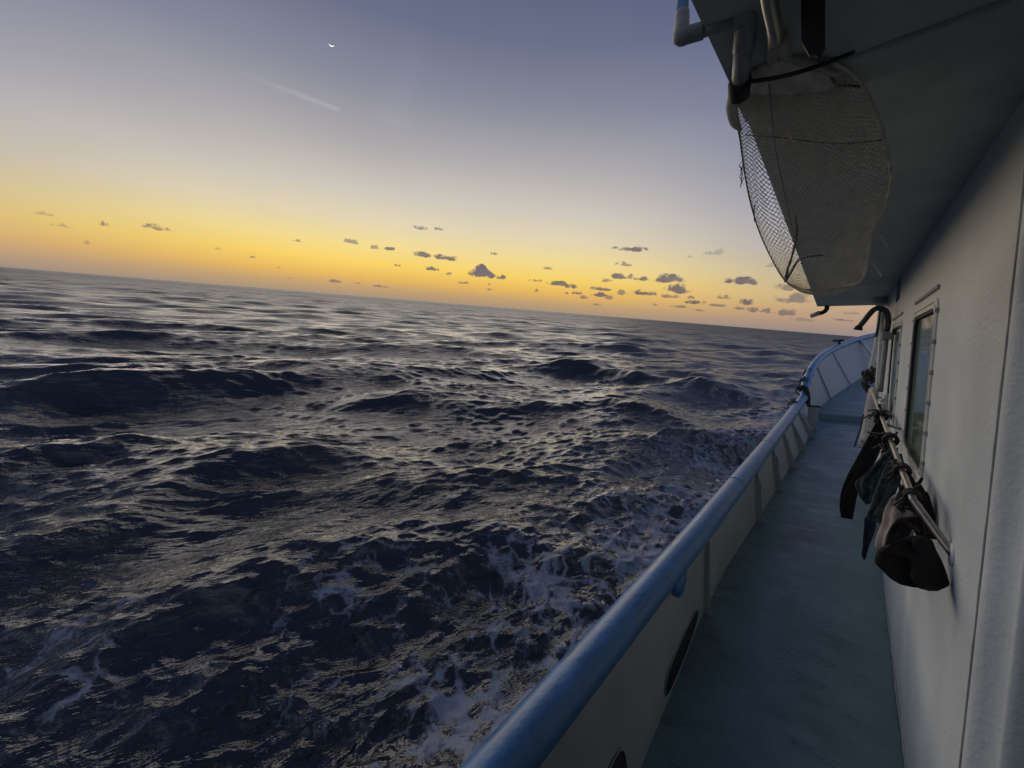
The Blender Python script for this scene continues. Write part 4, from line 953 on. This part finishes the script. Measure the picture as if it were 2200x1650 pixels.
CL = [(95, 460, 35, 8, 2, 'faint thin cloud streak farthest to the left, highest of those there'), (135, 486, 40, 10, 2, 'faint flat cloud low at the far left'), (222, 482, 18, 12, 1, 'small ragged double cloud puff at the far left'),
 (187, 523, 14, 9, 2, 'faint round cloud puff lowest at the far left'), (338, 491, 54, 12, 1, 'dark two-humped cloud alone in the yellow left sky'), (640, 518, 24, 6, 1, 'tiny cloud wisp highest of the tiny ones in the left middle sky'), (545, 553, 26, 6, 1, 'tiny dark cloud dash alone left of centre over the sea'), (468, 535, 18, 6, 2, 'faint tiny cloud dash right of the lone two-humped cloud'), (600, 576, 14, 5, 2, 'tiny cloud dash just right of and below the lone dark dash'),
 (752, 520, 44, 10, 1, 'thin dark cloud halfway between the lone left cloud and the peaked cloud'), (808, 533, 34, 11, 1, 'ragged cloud just left of a flat darker one'), (838, 536, 36, 9, 0, 'flat darker cloud right of the ragged one'),
 (908, 549, 56, 12, 0, 'long ragged cloud up and left of the peaked cloud'), (962, 556, 66, 13, 0, 'long ragged cloud tail just above the peaked cloud'), (902, 491, 38, 9, 1, 'left of two small clouds high above the peaked cloud'), (940, 492, 26, 7, 1, 'right of two small clouds high above the peaked cloud'),
 (853, 571, 18, 7, 1, A1), (927, 579, 34, 9, 0, 'small lens-shaped cloud left of the peaked cloud'), (1033, 589, 66, 26, 0, 'dark peaked cloud shaped like a hill, centre of the horizon'), (1076, 597, 30, 10, 0, 'low dark tail to the right of the peaked cloud'), (1061, 546, 20, 6, 1, 'tiny cloud scrap above and right of the peaked cloud'),
 (995, 608, 32, 6, 1, 'small flat cloud dash directly below the peaked cloud'), (716, 605, 34, 7, 1, 'small flat cloud dash close to the sea, left of centre'), (815, 616, 26, 6, 1, 'small flat cloud dash close to the sea below the ragged cloud'), (770, 610, 16, 6, 2, 'faint tiny cloud between two flat dashes close to the sea'), (620, 598, 26, 5, 2, 'faint flat dash closest to the sea in the left middle'), (963, 589, 16, 8, 1, 'tiny scrap touching the left foot of the peaked cloud'), (1052, 623, 22, 5, 1, 'tiny flat dash near the sea under the right foot of the peaked cloud'), (832, 618, 16, 6, 2, 'faint tiny tail at the right end of a flat dash close to the sea'),
 (1175, 578, 26, 7, 1, 'small cloud dash alone between the peaked cloud and the broken band'), (1356, 536, 70, 15, 0, 'dark oval cloud highest and alone above the broken band'), (1322, 533, 20, 7, 1, 'small scrap touching the left of the dark oval cloud'), (1340, 569, 38, 10, 1, 'small grey cloud just under the dark oval cloud'), (1536, 545, 54, 16, 2, 'faint grey cloud high to the right, nearest the net'), (1484, 552, 14, 6, 2, 'faint tiny scrap left of the faint grey cloud nearest the net'),
 (1597, 607, 94, 17, 0, 'broad flat-based grey cloud below the tip of the net'), (1656, 572, 26, 10, 2, 'faint small cloud left of the lowest corner of the net'), (1336, 596, 54, 14, 0, 'dark cloud at the upper left of the broken band'), (1380, 600, 36, 12, 0, 'dark cloud in the upper middle of the broken band'), (1433, 602, 74, 19, 0, 'large ragged cloud at the upper right of the broken band'),
 (1302, 604, 30, 8, 1, 'small cloud at the upper left tip of the broken band'), (1203, 611, 60, 10, 0, 'long thin cloud halfway between the peaked cloud and the broken band'), (1152, 604, 34, 7, 1, 'small dark scrap at the left end of the long thin cloud'), (1226, 617, 30, 11, 0, 'dark knot at the right end of the long thin cloud'), (1287, 622, 58, 9, 0, 'thin flat cloud in the middle left of the broken band'),
 (1241, 631, 26, 9, 0, 'small dark cloud leftmost in the lower broken band'), (1253, 640, 24, 9, 1, 'small cloud just under the leftmost one of the lower broken band'), (1282, 634, 42, 12, 0, 'dark cloud lowest at the left of the broken band'), (1309, 641, 22, 11, 1, 'tiny cloud between two lowest dark clouds of the broken band'), (1335, 631, 38, 14, 1, 'ragged grey cloud in the lower middle of the broken band'), (1384, 631, 66, 12, 0, 'long flat cloud in the lower right of the broken band'),
 (1455, 624, 62, 23, 0, 'thick dark cloud lump lowest at the right of the broken band'), (1438, 638, 50, 9, 1, 'flat grey shelf under the thick dark cloud lump'), (1553, 640, 36, 10, 1, 'small cloud under the gap between the broken band and the broad flat-based cloud'), (1496, 651, 50, 10, 0, 'flat cloud below and right of the thick dark lump'), (1550, 657, 54, 8, 1, 'flat grey dash left of the cloud under the broad flat-based one'), (1604, 652, 50, 14, 0, 'grey cloud directly under the broad flat-based cloud'),
 (1589, 663, 40, 9, 1, 'flat grey scrap just below and left of the cloud under the broad one'), (1633, 669, 60, 14, 1, 'long fading cloud just above the sea right of the broken band'), (1500, 667, 38, 6, 1, 'thin flat dash low over the sea below the flat cloud right of the lump'), (1462, 660, 50, 7, 1, 'long thin dash low over the sea below the thick dark lump'), (1407, 655, 16, 5, 1, 'tiny dash low over the sea below the long flat cloud of the broken band'), (1690, 621, 74, 15, 1, 'grey cloud touching the lowest edge of the net bag'),
 (1709, 646, 92, 24, 1, 'broad grey cloud left of the overhang corner'), (1690, 674, 54, 18, 1, 'soft cloud below the broad grey one by the overhang corner'), (1727, 688, 60, 9, 2, 'faint cloud streak under the spout'), (1284, 655, 24, 5, 1, 'tiny dash closest to the sea under the left broken band'), (1484, 640, 20, 7, 1, 'tiny scrap touching the right of the thick dark lump'), (1153, 625, 14, 7, 1, 'tiny dark dot under the left end of the long thin cloud'), (1218, 631, 12, 5, 1, 'tiny dark dot under the right end of the long thin cloud'), (1050, 612, 12, 5, 1, 'tiny dot just under the right foot of the peaked cloud'),
 (1805, 688, 60, 8, 1, 'thin cloud seen under the overhang left of the vent pipe'), (1832, 674, 40, 7, 2, 'faint cloud seen through the arch of the vent pipe')]
for i, (px, py, w, h, den, lab) in enumerate(CL):
    cloud(px, py, w, h, den, lab, i * 7 + 1, 1.1 if w == 66 and h == 26 else 0.0)
# crescent moon: sphere whose sunlit limb is put in as emission, the rest transparent
m = bpy.data.materials.new('moon'); m.use_nodes = True; t = m.node_tree; nn_ = t.nodes; ll_ = t.links; nn_.remove(nn_['Principled BSDF'])
em = nn_.new('ShaderNodeEmission'); em.inputs[0].default_value = (1, .96, .92, 1); em.inputs[1].default_value = 1.6; tr = nn_.new('ShaderNodeBsdfTransparent')
ge = nn_.new('ShaderNodeNewGeometry'); dp = nn_.new('ShaderNodeVectorMath'); dp.operation = 'DOT_PRODUCT'; ll_.new(ge.outputs['Normal'], dp.inputs[0])
md = wray(712, 93); dn = Vector((0.02, 0, -1)); dn = (dn - dn.dot(md) * md).normalized(); sd = (dn * .70 + md * .71).normalized(); dp.inputs[1].default_value = sd
gt = nn_.new('ShaderNodeMath'); gt.operation = 'GREATER_THAN'; gt.inputs[1].default_value = 0.0; ll_.new(dp.outputs['Value'], gt.inputs[0])
bf = nn_.new('ShaderNodeMath'); bf.operation = 'SUBTRACT'; bf.use_clamp = True; ll_.new(gt.outputs[0], bf.inputs[0]); ll_.new(ge.outputs['Backfacing'], bf.inputs[1]); gt = bf
mx = nn_.new('ShaderNodeMixShader'); ll_.new(gt.outputs[0], mx.inputs[0]); ll_.new(tr.outputs[0], mx.inputs[1]); ll_.new(em.outputs[0], mx.inputs[2]); ll_.new(mx.outputs[0], nn_['Material Output'].inputs[0])
bm = bmesh.new(); bmesh.ops.create_icosphere(bm, subdivisions=5, radius=1); me = bpy.data.meshes.new('moon'); bm.to_mesh(me); bm.free()
o = link('moon', me, m, None, ship=False); o.location = md * 20000; o.scale = (92, 92, 92); tagp(o, 'thin bright crescent moon high in the left sky', 'moon')
